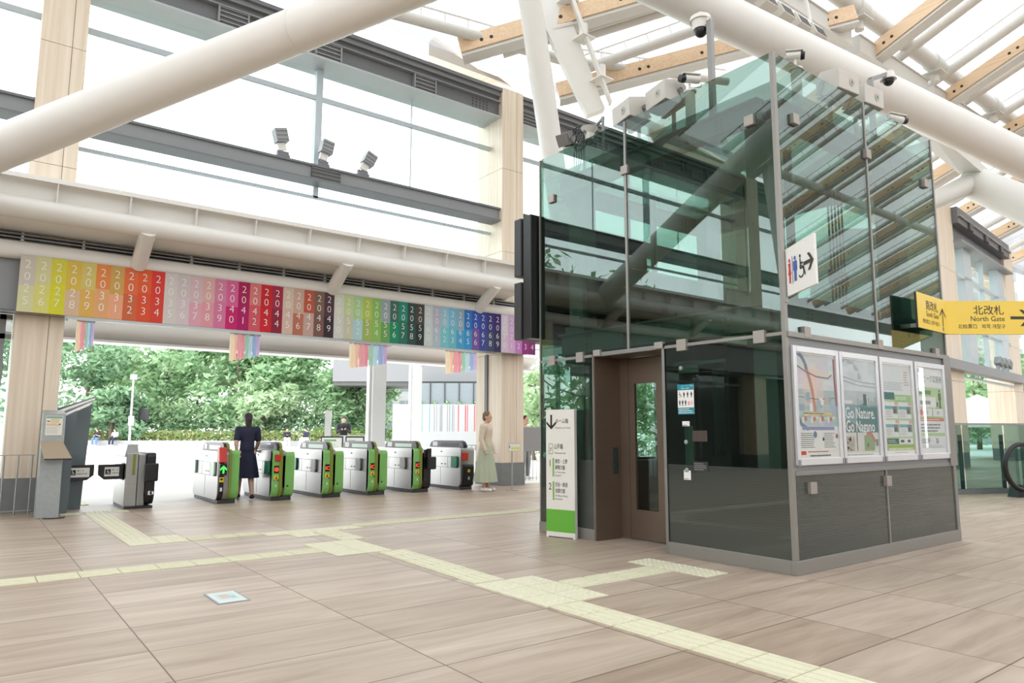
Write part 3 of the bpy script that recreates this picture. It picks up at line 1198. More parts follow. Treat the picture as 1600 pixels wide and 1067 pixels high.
# plinth, corner posts, strips
b = MB()
b.box2((TX0 - 0.015, TY0 - 0.015, 0), (TX1 + 0.015, TY0 + 0.04, 0.12))
b.box2((TX0 - 0.015, TY0 + 0.04, 0), (TX0 + 0.04, 4.80, 0.12))
b.box2((TX0 - 0.015, 5.86, 0), (TX0 + 0.04, TY1 + 0.015, 0.12))
b.box2((TX0 + 0.04, TY1 - 0.04, 0), (TX1 + 0.015, TY1 + 0.015, 0.12))
b.box2((TX1 - 0.04, TY0 + 0.04, 0), (TX1 + 0.015, TY1 - 0.04, 0.12))
b.build('plinth', 'frame', tower, bevel=0.004)
b = MB()
b.box2((TX0 - 0.012, TY0 - 0.012, 0.12), (TX0 + 0.032, TY0 + 0.032, TH))
b.build('corner_post', 'frame', tower, bevel=0.004)
MB().box2((TX0 - 0.006, TY1 - 0.01, 0.12), (TX0 + 0.02, TY1 + 0.012, TH)).build('corner_post', 'frame', tower)
MB().box2((TX1 - 0.02, TY0 - 0.008, TM), (TX1 + 0.010, TY0 + 0.02, TH)).build('corner_post', 'frame', tower)
MB().box2((TX1 - 0.16, TY0 - 0.03, 0.83), (TX1 + 0.02, TY0 + 0.05, TM)).build('end_post', 'frame', tower)
MB().box2((TX1 - 0.06, TY0 - 0.012, 0.12), (TX1 + 0.012, TY0 + 0.05, 0.83)).build('end_post', 'steel2', tower)
MB().box2((TX0 - 0.010, 5.285, TM), (TX0 + 0.016, 5.315, TH - 0.01)).build('joint_strip', 'frame', tower)
MB().box2((7.298, TY0 - 0.010, TM), (7.326, TY0 + 0.016, TH - 0.01)).build('joint_strip', 'frame', tower)
MB().box2((7.292, TY0 - 0.010, 0.12), (7.318, TY0 + 0.016, 0.83)).build('joint_strip', 'frame', tower)
MB().box2((TX0 - 0.010, TY0, TM - 0.015), (TX0 + 0.02, TY1, TM + 0.015)).build('transom_strip', 'frame', tower)
MB().box2((TX0, TY0 - 0.03, TM - 0.03), (TX1, TY0 + 0.02, TM + 0.015)).build('transom_strip', 'frame', tower)
b = MB()
b.box2((TX0 + 0.03, TY0 - 0.004, 0.86), (TX1 - 0.16, TY0 + 0.05, TM - 0.03))
b.build('poster_wall', 'midgrey', tower)
b = MB()
b.box2((TX0 + 0.03, TY0 - 0.02, 0.825), (TX1 - 0.02, TY0 + 0.05, 0.865))
b.build('poster_ledge', 'steel2', tower, bevel=0.004)

# square clamp plates that hold the panes
for y, z in ((6.55, 4.10), (5.30, 4.10), (3.70, 4.10), (6.56, 2.06), (6.06, 2.06), (4.57, 2.06), (3.69, 2.05)):
    s = 0.10 if z > 3 else 0.115
    MB().box2((TX0 - 0.03, y - s / 2, z - s / 2), (TX0 + 0.03, y + s / 2, z + s / 2)).build('glass_clamp', 'plate', tower, bevel=0.004)
for y in (5.775, 4.865):
    MB().box2((TX0 - 0.03, y - 0.055, 2.05), (TX0 + 0.03, y + 0.055, 2.12)).build('glass_clamp', 'plate', tower, bevel=0.004)
for x, z in ((5.94, 4.10), (7.315, 4.10), (8.68, 4.08), (5.945, 2.09), (7.31, 2.08), (8.64, 2.09), (5.92, 0.715), (7.305, 0.72)):
    MB().box2((x - 0.05, TY0 - 0.035, z - 0.05), (x + 0.05, TY0 + 0.03, z + 0.05)).build('glass_clamp', 'plate', tower, bevel=0.004)

# recessed bronze door
DX = 6.05
b = MB()
b.box2((TX0 - 0.008, 5.83, 0), (DX + 0.05, 5.86, TM))
b.box2((TX0 - 0.008, 4.80, 0), (DX + 0.05, 4.83, TM))
b.box2((TX0 - 0.004, 4.80, 2.045), (DX + 0.05, 5.86, 2.075))
b.box2((DX - 0.01, 5.70, 0), (DX + 0.05, 5.84, 2.05))
b.build('door_jamb', 'bronze', tower)
b = MB()
b.box2((TX0 - 0.014, 4.80, 0), (TX0 + 0.01, 4.835, TM + 0.03))
b.box2((TX0 - 0.014, 5.845, 0), (TX0 + 0.01, 5.86, TM + 0.03))
b.box2((TX0 - 0.014, 4.80, TM - 0.005), (TX0 + 0.01, 5.86, TM + 0.03))
b.build('door_trim', 'steel2', tower)
dr = MB()
y0, y1 = 5.185, 5.70
wy0, wy1, wz0, wz1 = 5.29, 5.615, 0.335, 1.745
for a, c in (((y0, 0.015), (wy0, 2.03)), ((wy1, 0.015), (y1, 2.03)), ((wy0, 0.015), (wy1, wz0)), ((wy0, wz1), (wy1, 2.03))):
    dr.box2((DX, a[0], a[1]), (DX + 0.035, c[0], c[1]))
door = dr.build('door', 'bronze', tower)
MB().box2((DX + 0.012, wy0, wz0), (DX + 0.020, wy1, wz1)).build('door_window', 'facade_glass', door)
MB().box2((DX + 0.015, 4.83, 0.015), (DX + 0.05, 5.18, 2.03)).build('door', 'bronze', tower)
b = MB()
b.box2((DX - 0.02, 4.83, 0.0), (DX + 0.06, 5.84, 0.012))
b.build('door_sill', 'steel2', tower)
b = MB()
b.box2((5.90, 5.815, 0.72), (5.98, 5.832, 1.02))
for z in (0.82, 0.92):
    b.tube((5.94, 5.818, z), (5.94, 5.808, z), 0.016, n=12)
b.build('call_panel', 'intdark', tower)

# steel skeleton inside the glass
for x, y in ((6.02, 3.82), (8.62, 3.82), (6.05, 6.45), (8.62, 6.45)):
    b = MB()
    b.box2((x - 0.12, y - 0.12, 0), (x + 0.12, y + 0.12, 4.38))
    for z in (2.6, 3.2):
        for sy in (-0.07, 0.07):
            b.tube((x - 0.14, y + sy, z), (x - 0.11, y + sy, z), 0.018, n=8)
    b.box2((x - 0.15, y - 0.17, 2.0), (x + 0.15, y + 0.17, 2.5))
    b.build('steel_column', 'intsteel', tower)


def ibeam(p0, p1, h, w, z):
    b = MB()
    p0, p1 = Vector((*p0, z)), Vector((*p1, z))
    b.bar(p0, p1, 0.02, h)
    b.bar(p0 + Z * h / 2, p1 + Z * h / 2, w, 0.018)
    b.bar(p0 - Z * h / 2, p1 - Z * h / 2, w, 0.018)
    d = (p1 - p0).normalized()
    s = d.cross(Z)
    L = (p1 - p0).length
    for t in (0.45, 0.52, L - 0.52, L - 0.45):
        for q in (-0.3, -0.1, 0.1, 0.3):
            for sg in (1, -1):
                p = p0 + d * t + Z * (q * h)
                b.tube(p + s * (sg * 0.01), p + s * (sg * 0.03), 0.014, n=6)
    for t in (0.3, 0.62):
        b.bar(p0 + d * (L * t), p0 + d * (L * t) + d * 0.012, w, h)
    return b.build('steel_beam', 'intsteel', tower)


for z, h in ((2.26, 0.24), (4.27, 0.2)):
    ibeam((5.83, 3.7), (5.83, 6.6), h, 0.14, z)
    ibeam((8.78, 3.7), (8.78, 6.6), h, 0.14, z)
    ibeam((5.9, 3.64), (8.75, 3.64), h, 0.14, z)
    ibeam((5.9, 6.62), (8.75, 6.62), h, 0.14, z)
ibeam((5.9, 5.1), (8.75, 5.1), 0.22, 0.14, 4.24)
ibeam((5.9, 5.55), (8.75, 5.55), 0.2, 0.14, 2.95)
# guide rails, counterweight, hoisting ropes, door machine, car
for x, y in ((7.0, 4.15), (7.0, 6.1)):
    b = MB()
    b.box2((x - 0.04, y - 0.006, 0), (x + 0.04, y + 0.006, 4.3))
    b.box2((x - 0.006, y - 0.05, 0), (x + 0.006, y + 0.05, 4.3))
    b.build('guide_rail', 'intsteel', tower)
b = MB()
for i in range(6):
    b.tube((7.35 + i * 0.07, 4.95, 2.3), (7.35 + i * 0.07, 4.95, 4.2), 0.008, n=6)
for i in range(5):
    b.tube((8.1 + i * 0.08, 4.3, 2.25), (8.1 + i * 0.08, 4.3, 4.2), 0.012, n=6)
    b.box((8.1 + i * 0.08, 4.3, 3.05), (0.07, 0.05, 0.16))
b.build('hoist_rope', 'intdark', tower)
b = MB()
b.box2((6.5, 5.9, 2.42), (7.5, 6.4, 2.85))
b.box2((6.7, 5.5, 2.4), (7.1, 5.9, 2.62))
b.tube((6.6, 5.7, 2.6), (7.3, 5.7, 2.6), 0.16, n=16)
b.box2((5.98, 5.65, 2.62), (7.7, 6.3, 3.02))  # dark slab added for a dark band mirrored in the glass
b.box2((7.0, 4.0, 2.5), (8.6, 4.2, 2.62))
b.build('hoist_machine', 'intdark', tower)
b = MB()
b.box2((6.12, 4.86, 2.06), (6.3, 6.0, 2.4))
b.build('door_operator', 'intdark', tower)
b = MB()
b.box2((6.2, 4.45, 0.0), (8.0, 4.5, 2.05))
b.box2((6.2, 6.0, 0.0), (8.0, 6.05, 0.86))
b.box2((6.2, 6.0, 0.86), (6.36, 6.05, 2.05))
b.box2((7.75, 6.0, 0.86), (8.0, 6.05, 2.05))
b.box2((6.2, 4.45, 2.05), (8.0, 6.05, 2.12))
b.box2((7.95, 4.5, 0.0), (8.0, 6.0, 0.9))
b.build('lift_car', 'intdark', tower)
b = MB()
b.tube((8.3, 6.2, 0), (8.3, 6.2, 4.3), 0.06, n=12)
b.box2((8.2, 3.75, 0.1), (8.6, 4.0, 1.9))
b.build('control_cabinet', 'intsteel', tower)
# pale inner partition behind the clear pane left of the door
b = MB()
b.box2((6.24, 6.72, 0.55), (7.0, 6.75, 2.04))
b.build('inner_partition', 'pgreen', tower)
b = MB()
b.box2((7.0, 6.70, 0.0), (8.7, 6.74, 0.86))
b.box2((7.0, 6.70, 0.86), (7.12, 6.74, 2.12))
b.box2((8.15, 6.70, 0.86), (8.7, 6.74, 2.12))
b.box2((8.84, 3.6, 0.0), (8.88, 6.7, 2.12))
b.build('shaft_block_panel', 'intdark', tower)  # dark panels added to hide the bright exterior behind the lower panes
b = MB()
for i in range(9):
    b.box2((6.26 + i * 0.07, 6.69, 0.12), (6.275 + i * 0.07, 6.705, 0.95))
b.box2((6.24, 6.69, 0.93), (6.95, 6.705, 0.95))
b.build('mirrored_fence_bars', 'rail', tower)  # bars built in place of a fence reflection in the pane
# bolts and service strip on the pane right of the door
b = MB()
b.box2((TX0 + 0.03, 4.50, 0.70), (TX0 + 0.05, 4.60, 1.26))
for y, z in ((4.56, 1.10), (4.56, 0.83), (4.60, 1.83)):
    b.ball((TX0 - 0.004, y, z), (0.012, 0.022, 0.022), 12, 8)
b.box2((TX0 + 0.03, 4.42, 1.78), (TX0 + 0.06, 4.66, 1.90))
b.box2((TX0 + 0.03, 4.10, 1.86), (TX0 + 0.06, 4.72, 1.89))
b.build('service_strip', 'intsteel', tower)


# ------------------------------------------------------------------ notices on the left glass face
def lface():                                   # plane of the left face seen from outside: right = -Y, up = Z
    return Vector((TX0 - 0.003, 0, 0)), -Y, Z


def sticker_base(y0, y1, z0, z1, col, off=0.0):
    b = MB()
    b.box2((TX0 - 0.004, y0, z0), (TX0 - 0.0005, y1, z1), 0, col)
    return b


o, r, u = Vector((TX0 - 0.004, 0, 0)), -Y, Z
b = sticker_base(4.45, 4.648, 1.371, 1.668, lin((240, 240, 238)))
L0 = -4.648
teal = lin((0, 140, 160))
b.rect(o, r, u, L0, 1.61, L0 + 0.198, 1.668, teal, 0, 0.0008)
b.rect(o, r, u, L0, 1.371, L0 + 0.198, 1.438, teal, 0, 0.0008)
write(b, 'エレベーターご利用の', o, r, u, L0 + 0.048, 1.645, 0.0155, WHITE, 0, off=0.0016)
write(b, '皆様へのお願い', o, r, u, L0 + 0.048, 1.622, 0.0155, WHITE, 0, off=0.0016)
bars(b, o, r, u, L0 + 0.01, 1.378, L0 + 0.19, 1.432, 3, WHITE, 0.35, 0, 0.0016)
wheelchair(b, o, r, u, L0 + 0.03, 1.568, 0.06, INK, 0, 0.0012)
for i in range(3):
    figure(b, o, r, u, L0 + 0.08 + i * 0.045, 1.535, 0.06, INK, 0, 0.0012)
for i in range(3):
    figure(b, o, r, u, L0 + 0.025 + i * 0.036, 1.455, 0.06, INK, 0, 0.0012)
write(b, 'B', o, r, u, L0 + 0.128, 1.462, 0.05, lin((214, 30, 40)), 0, off=0.0012)
bars(b, o, r, u, L0 + 0.158, 1.465, L0 + 0.19, 1.505, 3, lin((230, 120, 120)), 0.4, 0, 0.0012)
solo(b, 'priority_notice', 'teal and white pictogram notice stuck on the lift tower glass', 'notice', 'signface', origin=(TX0, 4.55, 1.371))
b = sticker_base(4.512, 4.60, 1.255, 1.304, lin((232, 232, 230)))
bars(b, o, r, u, -4.598, 1.258, -4.52, 1.268, 1, INK, 0.6, 0, 0.001)
solo(b, 'white_sticker', 'small blank white sticker just below the teal notice', 'sticker', 'signface')
b = sticker_base(4.514, 4.598, 0.735, 0.826, lin((236, 236, 234)))
bars(b, o, r, u, -4.59, 0.808, -4.522, 0.822, 1, INK, 0.5, 0, 0.001)
bars(b, o, r, u, -4.59, 0.740, -4.522, 0.750, 1, INK, 0.5, 0, 0.001)
solo(b, 'white_sticker', 'white sticker low on the lift tower glass below the steel bolts', 'sticker', 'signface')
b = sticker_base(4.305, 4.48, 1.107, 1.212, lin((74, 62, 58)))
solo(b, 'brown_plate', 'plain dark brown plate on the lift tower glass beside the upper bolt', 'plate', 'signface')
b = sticker_base(4.307, 4.476, 0.818, 0.916, lin((50, 52, 52)))
bars(b, o, r, u, -4.47, 0.83, -4.32, 0.905, 4, lin((150, 150, 148)), 0.35, 0, 0.001)
solo(b, 'grey_plate', 'dark grey plate with faint rows of small print on the glass', 'plate', 'signface')
b = MB()
b.box2((6.43, 6.685, 1.46), (6.585, 6.72, 1.615), 0)
b.rect((6.43, 6.684, 1.46), X, Z, 0.035, 0.02, 0.12, 0.135, None, 1, 0.0005)
figure(b, (6.43, 6.684, 1.46), X, Z, 0.075, 0.03, 0.09, lin((20, 90, 70)), 2, 0.001)
solo(b, 'exit_light', 'green running man exit light behind the glass left of the lift door', 'exit sign', ['intdark', 'exit', 'signface'])
b = MB()
b.box2((6.26, 6.69, 1.72), (6.62, 6.72, 2.0), 0, lin((226, 236, 232)))
for i in range(3):
    z = 1.93 - i * 0.075
    b.rect((6.26, 6.688, 0), X, Z, 0.03, z - 0.02, 0.075, z + 0.02, lin((60, 74, 74)), 0, 0.001)
    bars(b, (6.26, 6.688, 0), X, Z, 0.09, z - 0.018, 0.22, z + 0.018, 2, lin((90, 100, 100)), 0.4, 0, 0.001, i)
b.rect((6.26, 6.688, 0), X, Z, 0.0, 1.965, 0.36, 2.0, lin((226, 206, 120)), 0, 0.001)
solo(b, 'guide_board', 'white guide board with rows of symbols behind the glass left of the lift door', 'sign', 'signface')

# ------------------------------------------------------------------ poster cases
PW = [(5.69, 6.445), (6.466, 7.212), (7.25, 7.982), (8.03, 8.765)]
PZ0, PZ1 = 0.912, 1.955
PL = ['poster case with a pale swirling picture, leftmost of the four on the tower',
      'poster case reading Go Nature. Go Nagano on the tower wall',
      'poster case with small green and teal boxes of text, third from the tower corner',
      'poster case with a green headline block and red strip, rightmost of the four']
for i, (x0, x1) in enumerate(PW):
    t = thing('poster_case', PL[i], 'poster', ((x0 + x1) / 2, TY0, PZ0), 'poster cases on the lift tower')
    yb, yf = TY0 - 0.004, TY0 - 0.04
    fwid, ft, fb = 0.044, 0.055, 0.062
    b = MB()
    b.box2((x0, yf, PZ0), (x0 + fwid, yb, PZ1))
    b.box2((x1 - fwid, yf, PZ0), (x1, yb, PZ1))
    b.box2((x0 + fwid, yf, PZ0), (x1 - fwid, yb, PZ0 + fb))
    b.box2((x0 + fwid, yf, PZ1 - ft), (x1 - fwid, yb, PZ1))
    b.build('case_frame', 'alu', t, bevel=0.006)
    for xx in (x0 + 0.012, x1 - 0.012):
        MB().box2((xx - 0.014, yf - 0.004, PZ0 - 0.004), (xx + 0.014, yf + 0.004, PZ0 + 0.05)).build('corner_cap', 'midgrey', t)
    p = MB()
    a0, a1, c0, c1 = x0 + fwid, x1 - fwid, PZ0 + fb, PZ1 - ft
    W, H = a1 - a0, c1 - c0
    p.box2((a0, yb - 0.014, c0), (a1, yb, c1), 0, lin((240, 241, 241)))
    o, r, u = Vector((a0, yb - 0.014, c0)), X, Z

    def R(x_0, y_0, x_1, y_1, c, off=0.001):
        p.rect(o, r, u, x_0 * W, y_0 * H, x_1 * W, y_1 * H, lin(tuple(255 * (v / 255) ** 1.03 for v in c)), 0, off)

    def B(x_0, y_0, x_1, y_1, n, c, fill=0.5, off=0.003, seed=1):
        bars(p, o, r, u, x_0 * W, y_0 * H, x_1 * W, y_1 * H, n, lin(c), fill, 0, off, seed)
    rng = random.Random(30 + i)
    if i == 0:
        for k in range(14):                  # soft bands of an abstract picture
            for q in range(6):
                y_ = 0.30 + k * 0.05
                base = (222, 226, 232) if k > 6 else (186, 200, 206)
                w = max(0, 1 - abs(q - 2) / 2.5) * (1 if 3 < k < 11 else 0.4)
                c = tuple(min(255, v + rng.randint(-10, 10)) for v in base)
                c = (int(c[0] * (1 - w) + 244 * w), int(c[1] * (1 - w) + 214 * w), int(c[2] * (1 - w) + 204 * w))
                R(q / 6, y_, (q + 1) / 6, min(1, y_ + 0.05), c)
        def ribbon(pts, w, c, off=0.002):
            for (xa, ya), (xb, yb2) in zip(pts[:-1], pts[1:]):
                d = Vector((xb - xa, yb2 - ya)).normalized()
                n = Vector((-d.y, d.x)) * w
                p.flat(o, r, u, [((xa - n.x) * W, (ya - n.y * 0.6) * H), ((xb - n.x) * W, (yb2 - n.y * 0.6) * H), ((xb + n.x) * W, (yb2 + n.y * 0.6) * H), ((xa + n.x) * W, (ya + n.y * 0.6) * H)], lin(c), 0, off)
        ribbon([(0.05, 1.0), (0.15, 0.97), (0.24, 0.90), (0.27, 0.84)], 0.035, (128, 138, 152))
        ribbon([(0.27, 0.84), (0.33, 0.76), (0.38, 0.66), (0.42, 0.52), (0.44, 0.44)], 0.035, (206, 150, 132))
        ribbon([(0.0, 0.88), (0.25, 0.82), (0.5, 0.78), (0.8, 0.77), (0.9, 0.81)], 0.012, (150, 128, 124), 0.0025)
        ribbon([(0.97, 0.97), (0.97, 0.75), (0.99, 0.5)], 0.02, (176, 112, 108), 0.0025)
        ribbon([(0.0, 0.40), (0.1, 0.31), (0.25, 0.27)], 0.03, (120, 136, 158))
        ribbon([(0.0, 0.58), (0.5, 0.56), (1.0, 0.58)], 0.006, (110, 116, 124), 0.0026)
        for k in range(20):
            x_, y_ = rng.uniform(0.02, 0.85), rng.uniform(0.36, 0.55)
            R(x_, y_, x_ + rng.uniform(0.03, 0.13), y_ + rng.uniform(0.02, 0.08), rng.choice([(182, 198, 204), (240, 240, 236), (206, 194, 188), (164, 182, 192)]), 0.0028 + 0.00008 * k)
        R(0.12, 0.405, 0.86, 0.435, (226, 206, 150), 0.0035)
        B(0.14, 0.412, 0.84, 0.43, 1, (150, 120, 70), 0.5, 0.0045)
        for k in range(12):
            x_ = 0.1 + k * 0.07
            R(x_, 0.33 + 0.02 * (k % 3), x_ + 0.05, 0.385 + 0.01 * (k % 2), ((214, 120, 110) if k % 3 == 1 else (236, 236, 214)), 0.0036)
        R(0.1, 0.265, 0.9, 0.295, (150, 150, 190), 0.0035)
        R(0, 0, 1, 0.255, (238, 236, 230), 0.0037)
        B(0.05, 0.09, 0.42, 0.24, 8, (120, 122, 124), 0.35, 0.0048, 4)
        B(0.62, 0.09, 0.92, 0.24, 8, (120, 122, 124), 0.35, 0.0048, 5)
        p.flat(o, r, u, [(x_ * 1.0, y_) for x_, y_ in circle(0.40 * W, 0.22 * H, 0.03, 14)], lin((112, 128, 150)), 0, 0.005)
        p.flat(o, r, u, circle(0.60 * W, 0.175 * H, 0.017, 12), lin((60, 62, 66)), 0, 0.005)
        p.flat(o, r, u, circle(0.95 * W, 0.205 * H, 0.022, 12), lin((168, 90, 84)), 0, 0.005)
        R(0.04, 0.03, 0.16, 0.065, (222, 60, 48), 0.005)
        B(0.2, 0.045, 0.75, 0.07, 1, (180, 120, 110), 0.4, 0.005, 6)
        B(0.25, 0.01, 0.9, 0.03, 1, (100, 100, 104), 0.7, 0.005, 7)
    elif i == 1:
        for k in range(16):
            y_ = 0.24 + k * 0.0475
            for q in range(5):
                v = rng.randint(-7, 7)
                if k > 8:
                    c = (226 + v, 232 + v, 236 + v)
                elif k > 5:
                    c = (204 + v, 212 + v, 214 + v)
                else:
                    c = (150 + v, 176 + v, 178 + v)
                R(q / 5, y_, (q + 1) / 5, min(1, y_ + 0.0475), c)
        p.flat(o, r, u, [(0.36 * W, 0.24 * H), (W, 0.24 * H), (W, 0.52 * H), (0.75 * W, 0.50 * H), (0.62 * W, 0.55 * H), (0.48 * W, 0.52 * H), (0.42 * W, 0.44 * H)], lin((98, 138, 138)), 0, 0.0015)
        p.flat(o, r, u, [(0.0, 0.24 * H), (0.34 * W, 0.24 * H), (0.34 * W, 0.32 * H), (0.0, 0.38 * H)], lin((112, 132, 134)), 0, 0.0015)
        for k in range(9):
            x_ = 0.42 + k * 0.065
            h_ = rng.uniform(0.03, 0.11)
            R(x_, 0.50, x_ + 0.03, 0.52 + h_, (140, 168, 170), 0.0018)
        R(0.60, 0.52, 0.69, 0.64, (96, 110, 112), 0.002)
        B(0.06, 0.53, 0.34, 0.57, 1, (240, 240, 240), 0.8, 0.002, 3)
        arc = [(0.02, 0.98), (0.18, 0.99), (0.36, 0.96), (0.48, 0.89), (0.53, 0.80)]
        for (xa, ya), (xb, yb2) in zip(arc[:-1], arc[1:]):
            p.flat(o, r, u, [(xa * W, (ya - 0.05) * H), (xb * W - 0.05 * W, (yb2 - 0.02) * H), (xb * W + 0.04 * W, yb2 * H), (xa * W, ya * H)], lin((190, 196, 202)), 0, 0.002)
        for yy in (0.80, 0.76):
            p.flat(o, r, u, [(0.02 * W, yy * H), (0.5 * W, (yy - 0.04) * H), (0.98 * W, (yy - 0.05) * H), (0.98 * W, (yy - 0.04) * H), (0.5 * W, (yy - 0.03) * H), (0.02 * W, (yy + 0.015) * H)], lin((176, 184, 190)), 0, 0.0022)
        write(p, 'Go Nature.', o, r, u, 0.06 * W, 0.385 * H, 0.148, lin((250, 250, 250)), 0, 'l', 0.012, 0.004, 0.82)
        write(p, 'Go Nagano', o, r, u, 0.06 * W, 0.25 * H, 0.148, lin((250, 250, 250)), 0, 'l', 0.012, 0.004, 0.80)
        R(0.0, 0.03, 1.0, 0.24, (226, 224, 218), 0.001)
        R(0.04, 0.05, 0.28, 0.2, (188, 178, 168), 0.0015)
        for k in range(14):
            x_, y_ = rng.uniform(0.05, 0.22), rng.uniform(0.05, 0.18)
            R(x_, y_, x_ + 0.05, y_ + 0.02, rng.choice([(150, 130, 110), (210, 196, 180), (120, 120, 112), (228, 214, 200)]), 0.002)
        R(0.345, 0.05, 0.365, 0.24, (70, 72, 78), 0.002)
        p.flat(o, r, u, [(0.56 * W, 0.05 * H), (0.86 * W, 0.05 * H), (0.88 * W, 0.14 * H), (0.76 * W, 0.22 * H), (0.56 * W, 0.23 * H)], lin((156, 176, 132)), 0, 0.002)
        p.flat(o, r, u, [(0.56 * W, 0.225 * H), (0.76 * W, 0.205 * H), (0.88 * W, 0.135 * H), (0.92 * W, 0.15 * H), (0.80 * W, 0.24 * H), (0.56 * W, 0.245 * H)], lin((206, 130, 126)), 0, 0.0025)
        R(0.64, 0.09, 0.69, 0.13, (110, 130, 100), 0.0027)
        R(0.90, 0.10, 0.98, 0.17, (150, 150, 150), 0.002)
        B(0.05, 0.008, 0.95, 0.022, 1, (150, 150, 150), 0.5, 0.002, 9)
    elif i == 2:
        R(0.0, 0.0, 1.0, 0.66, (196, 220, 176), 0.001)
        R(0.06, 0.72, 0.62, 0.95, (236, 240, 240), 0.0012)
        B(0.08, 0.70, 0.75, 0.80, 5, (190, 196, 204), 0.35, 0.002, 2)
        B(0.76, 0.76, 0.93, 0.93, 6, (216, 170, 170), 0.4, 0.002, 3)
        R(0.04, 0.60, 0.40, 0.68, (70, 120, 118), 0.002)
        R(0.40, 0.58, 0.96, 0.66, (176, 214, 150), 0.0021)
        B(0.44, 0.60, 0.92, 0.64, 2, (232, 240, 220), 0.5, 0.003, 8)
        for rr in (0, 1):
            for cc in (0, 1):
                xa, ya = 0.04 + cc * 0.47, 0.395 - rr * 0.20
                R(xa, ya, xa + 0.44, ya + 0.18, (244, 244, 242), 0.002)
                R(xa + 0.34, ya + 0.145, xa + 0.44, ya + 0.18, (236, 186, 170), 0.003)
                R(xa, ya + 0.10, xa + 0.28, ya + 0.135, (130, 190, 194), 0.003)
                R(xa + 0.28, ya + 0.05, xa + 0.43, ya + 0.135, (142, 146, 146), 0.003)
                R(xa + 0.31, ya + 0.06, xa + 0.37, ya + 0.10, (90, 96, 98), 0.0034)
                B(xa + 0.03, ya + 0.01, xa + 0.26, ya + 0.09, 4, (190, 190, 190), 0.35, 0.003, 10 + rr * 2 + cc)
        R(0.07, 0.115, 0.46, 0.175, (70, 112, 96), 0.002)
        B(0.10, 0.125, 0.42, 0.165, 2, (210, 220, 200), 0.4, 0.003, 21)
        R(0.48, 0.115, 0.95, 0.175, (246, 246, 246), 0.002)
        R(0.52, 0.13, 0.64, 0.16, (90, 94, 100), 0.003)
        R(0.76, 0.13, 0.86, 0.16, (90, 94, 100), 0.003)
        R(0.04, 0.02, 1.0, 0.105, (172, 198, 104), 0.002)
        B(0.10, 0.045, 0.94, 0.075, 1, (228, 236, 200), 0.8, 0.003, 22)
        R(0.0, 0.0, 1.0, 0.045, (246, 246, 246), 0.0025)
        B(0.3, 0.018, 0.75, 0.028, 1, (190, 170, 170), 0.6, 0.0035, 23)
    else:
        write(p, 'アンビーク定期券', o, r, u, 0.5 * W, 0.84 * H, 0.085, lin((108, 112, 112)), 0, 'c', -0.006, 0.003, 0.94)
        write(p, '“', o, r, u, 0.05 * W, 0.92 * H, 0.07, lin((140, 144, 144)), 0, off=0.003)
        write(p, '”', o, r, u, 0.9 * W, 0.92 * H, 0.07, lin((140, 144, 144)), 0, off=0.003)
        R(0.03, 0.40, 0.98, 0.77, (186, 216, 158), 0.001)
        B(0.08, 0.68, 0.72, 0.74, 1, (108, 140, 92), 0.8, 0.002, 31)
        R(0.06, 0.53, 0.70, 0.66, (242, 244, 242), 0.002)
        B(0.1, 0.56, 0.64, 0.62, 1, (150, 158, 158), 0.7, 0.003, 32)
        figure(p, o, r, u, 0.86 * W, 0.53 * H, 0.21, lin((86, 104, 74)), 0, 0.003)
        R(0.72, 0.55, 0.78, 0.60, (86, 104, 74), 0.003)
        R(0.05, 0.43, 0.52, 0.52, (246, 246, 244), 0.002)
        R(0.56, 0.43, 0.96, 0.52, (246, 246, 244), 0.002)
        p.flat(o, r, u, circle(0.12 * W, 0.475 * H, 0.038, 16), lin((224, 128, 110)), 0, 0.003)
        write(p, '7分', o, r, u, 0.32 * W, 0.455 * H, 0.05, lin((130, 136, 136)), 0, 'c', 0, 0.003)
        write(p, '8分', o, r, u, 0.76 * W, 0.455 * H, 0.05, lin((130, 136, 136)), 0, 'c', 0, 0.003)
        R(0.05, 0.375, 0.97, 0.41, (232, 140, 118), 0.003)
        B(0.08, 0.383, 0.9, 0.402, 1, (250, 216, 204), 0.6, 0.004, 33)
        B(0.05, 0.24, 0.95, 0.35, 3, (150, 154, 154), 0.45, 0.002, 34)
        R(0.02, 0.20, 0.98, 0.235, (196, 222, 168), 0.002)
        write(p, '15%OFF', o, r, u, 0.06 * W, 0.115 * H, 0.075, lin((112, 112, 120)), 0, 'l', 0, 0.003, 0.85)
        write(p, '5%', o, r, u, 0.60 * W, 0.115 * H, 0.075, lin((112, 112, 120)), 0, 'l', 0, 0.003, 0.85)
        B(0.05, 0.06, 0.95, 0.10, 2, (196, 196, 196), 0.3, 0.002, 35)
    p.build('poster_sheet', 'paint', t)
    MB().box2((a0, yb - 0.024, c0), (a1, yb - 0.021, c1)).build('poster_cover', 'clear', t)

# ------------------------------------------------------------------ signs around the tower
# toilet direction sign: flag plate at the tower corner
o = Vector((5.66, 3.43, 2.38))
r = Vector((-0.575, -0.818, 0)).normalized()
u = Z
nn = r.cross(u)
t = thing('toilet_sign', 'white flag sign with toilet pictograms and arrow on the tower corner', 'sign', o)
sw, sh = 0.55, 0.42
o = o + r * 0.02
b = MB()
b.prism([o, o + r * sw, o + r * sw + u * sh, o + u * sh], -nn * 0.02, 0, lin((236, 235, 231)))
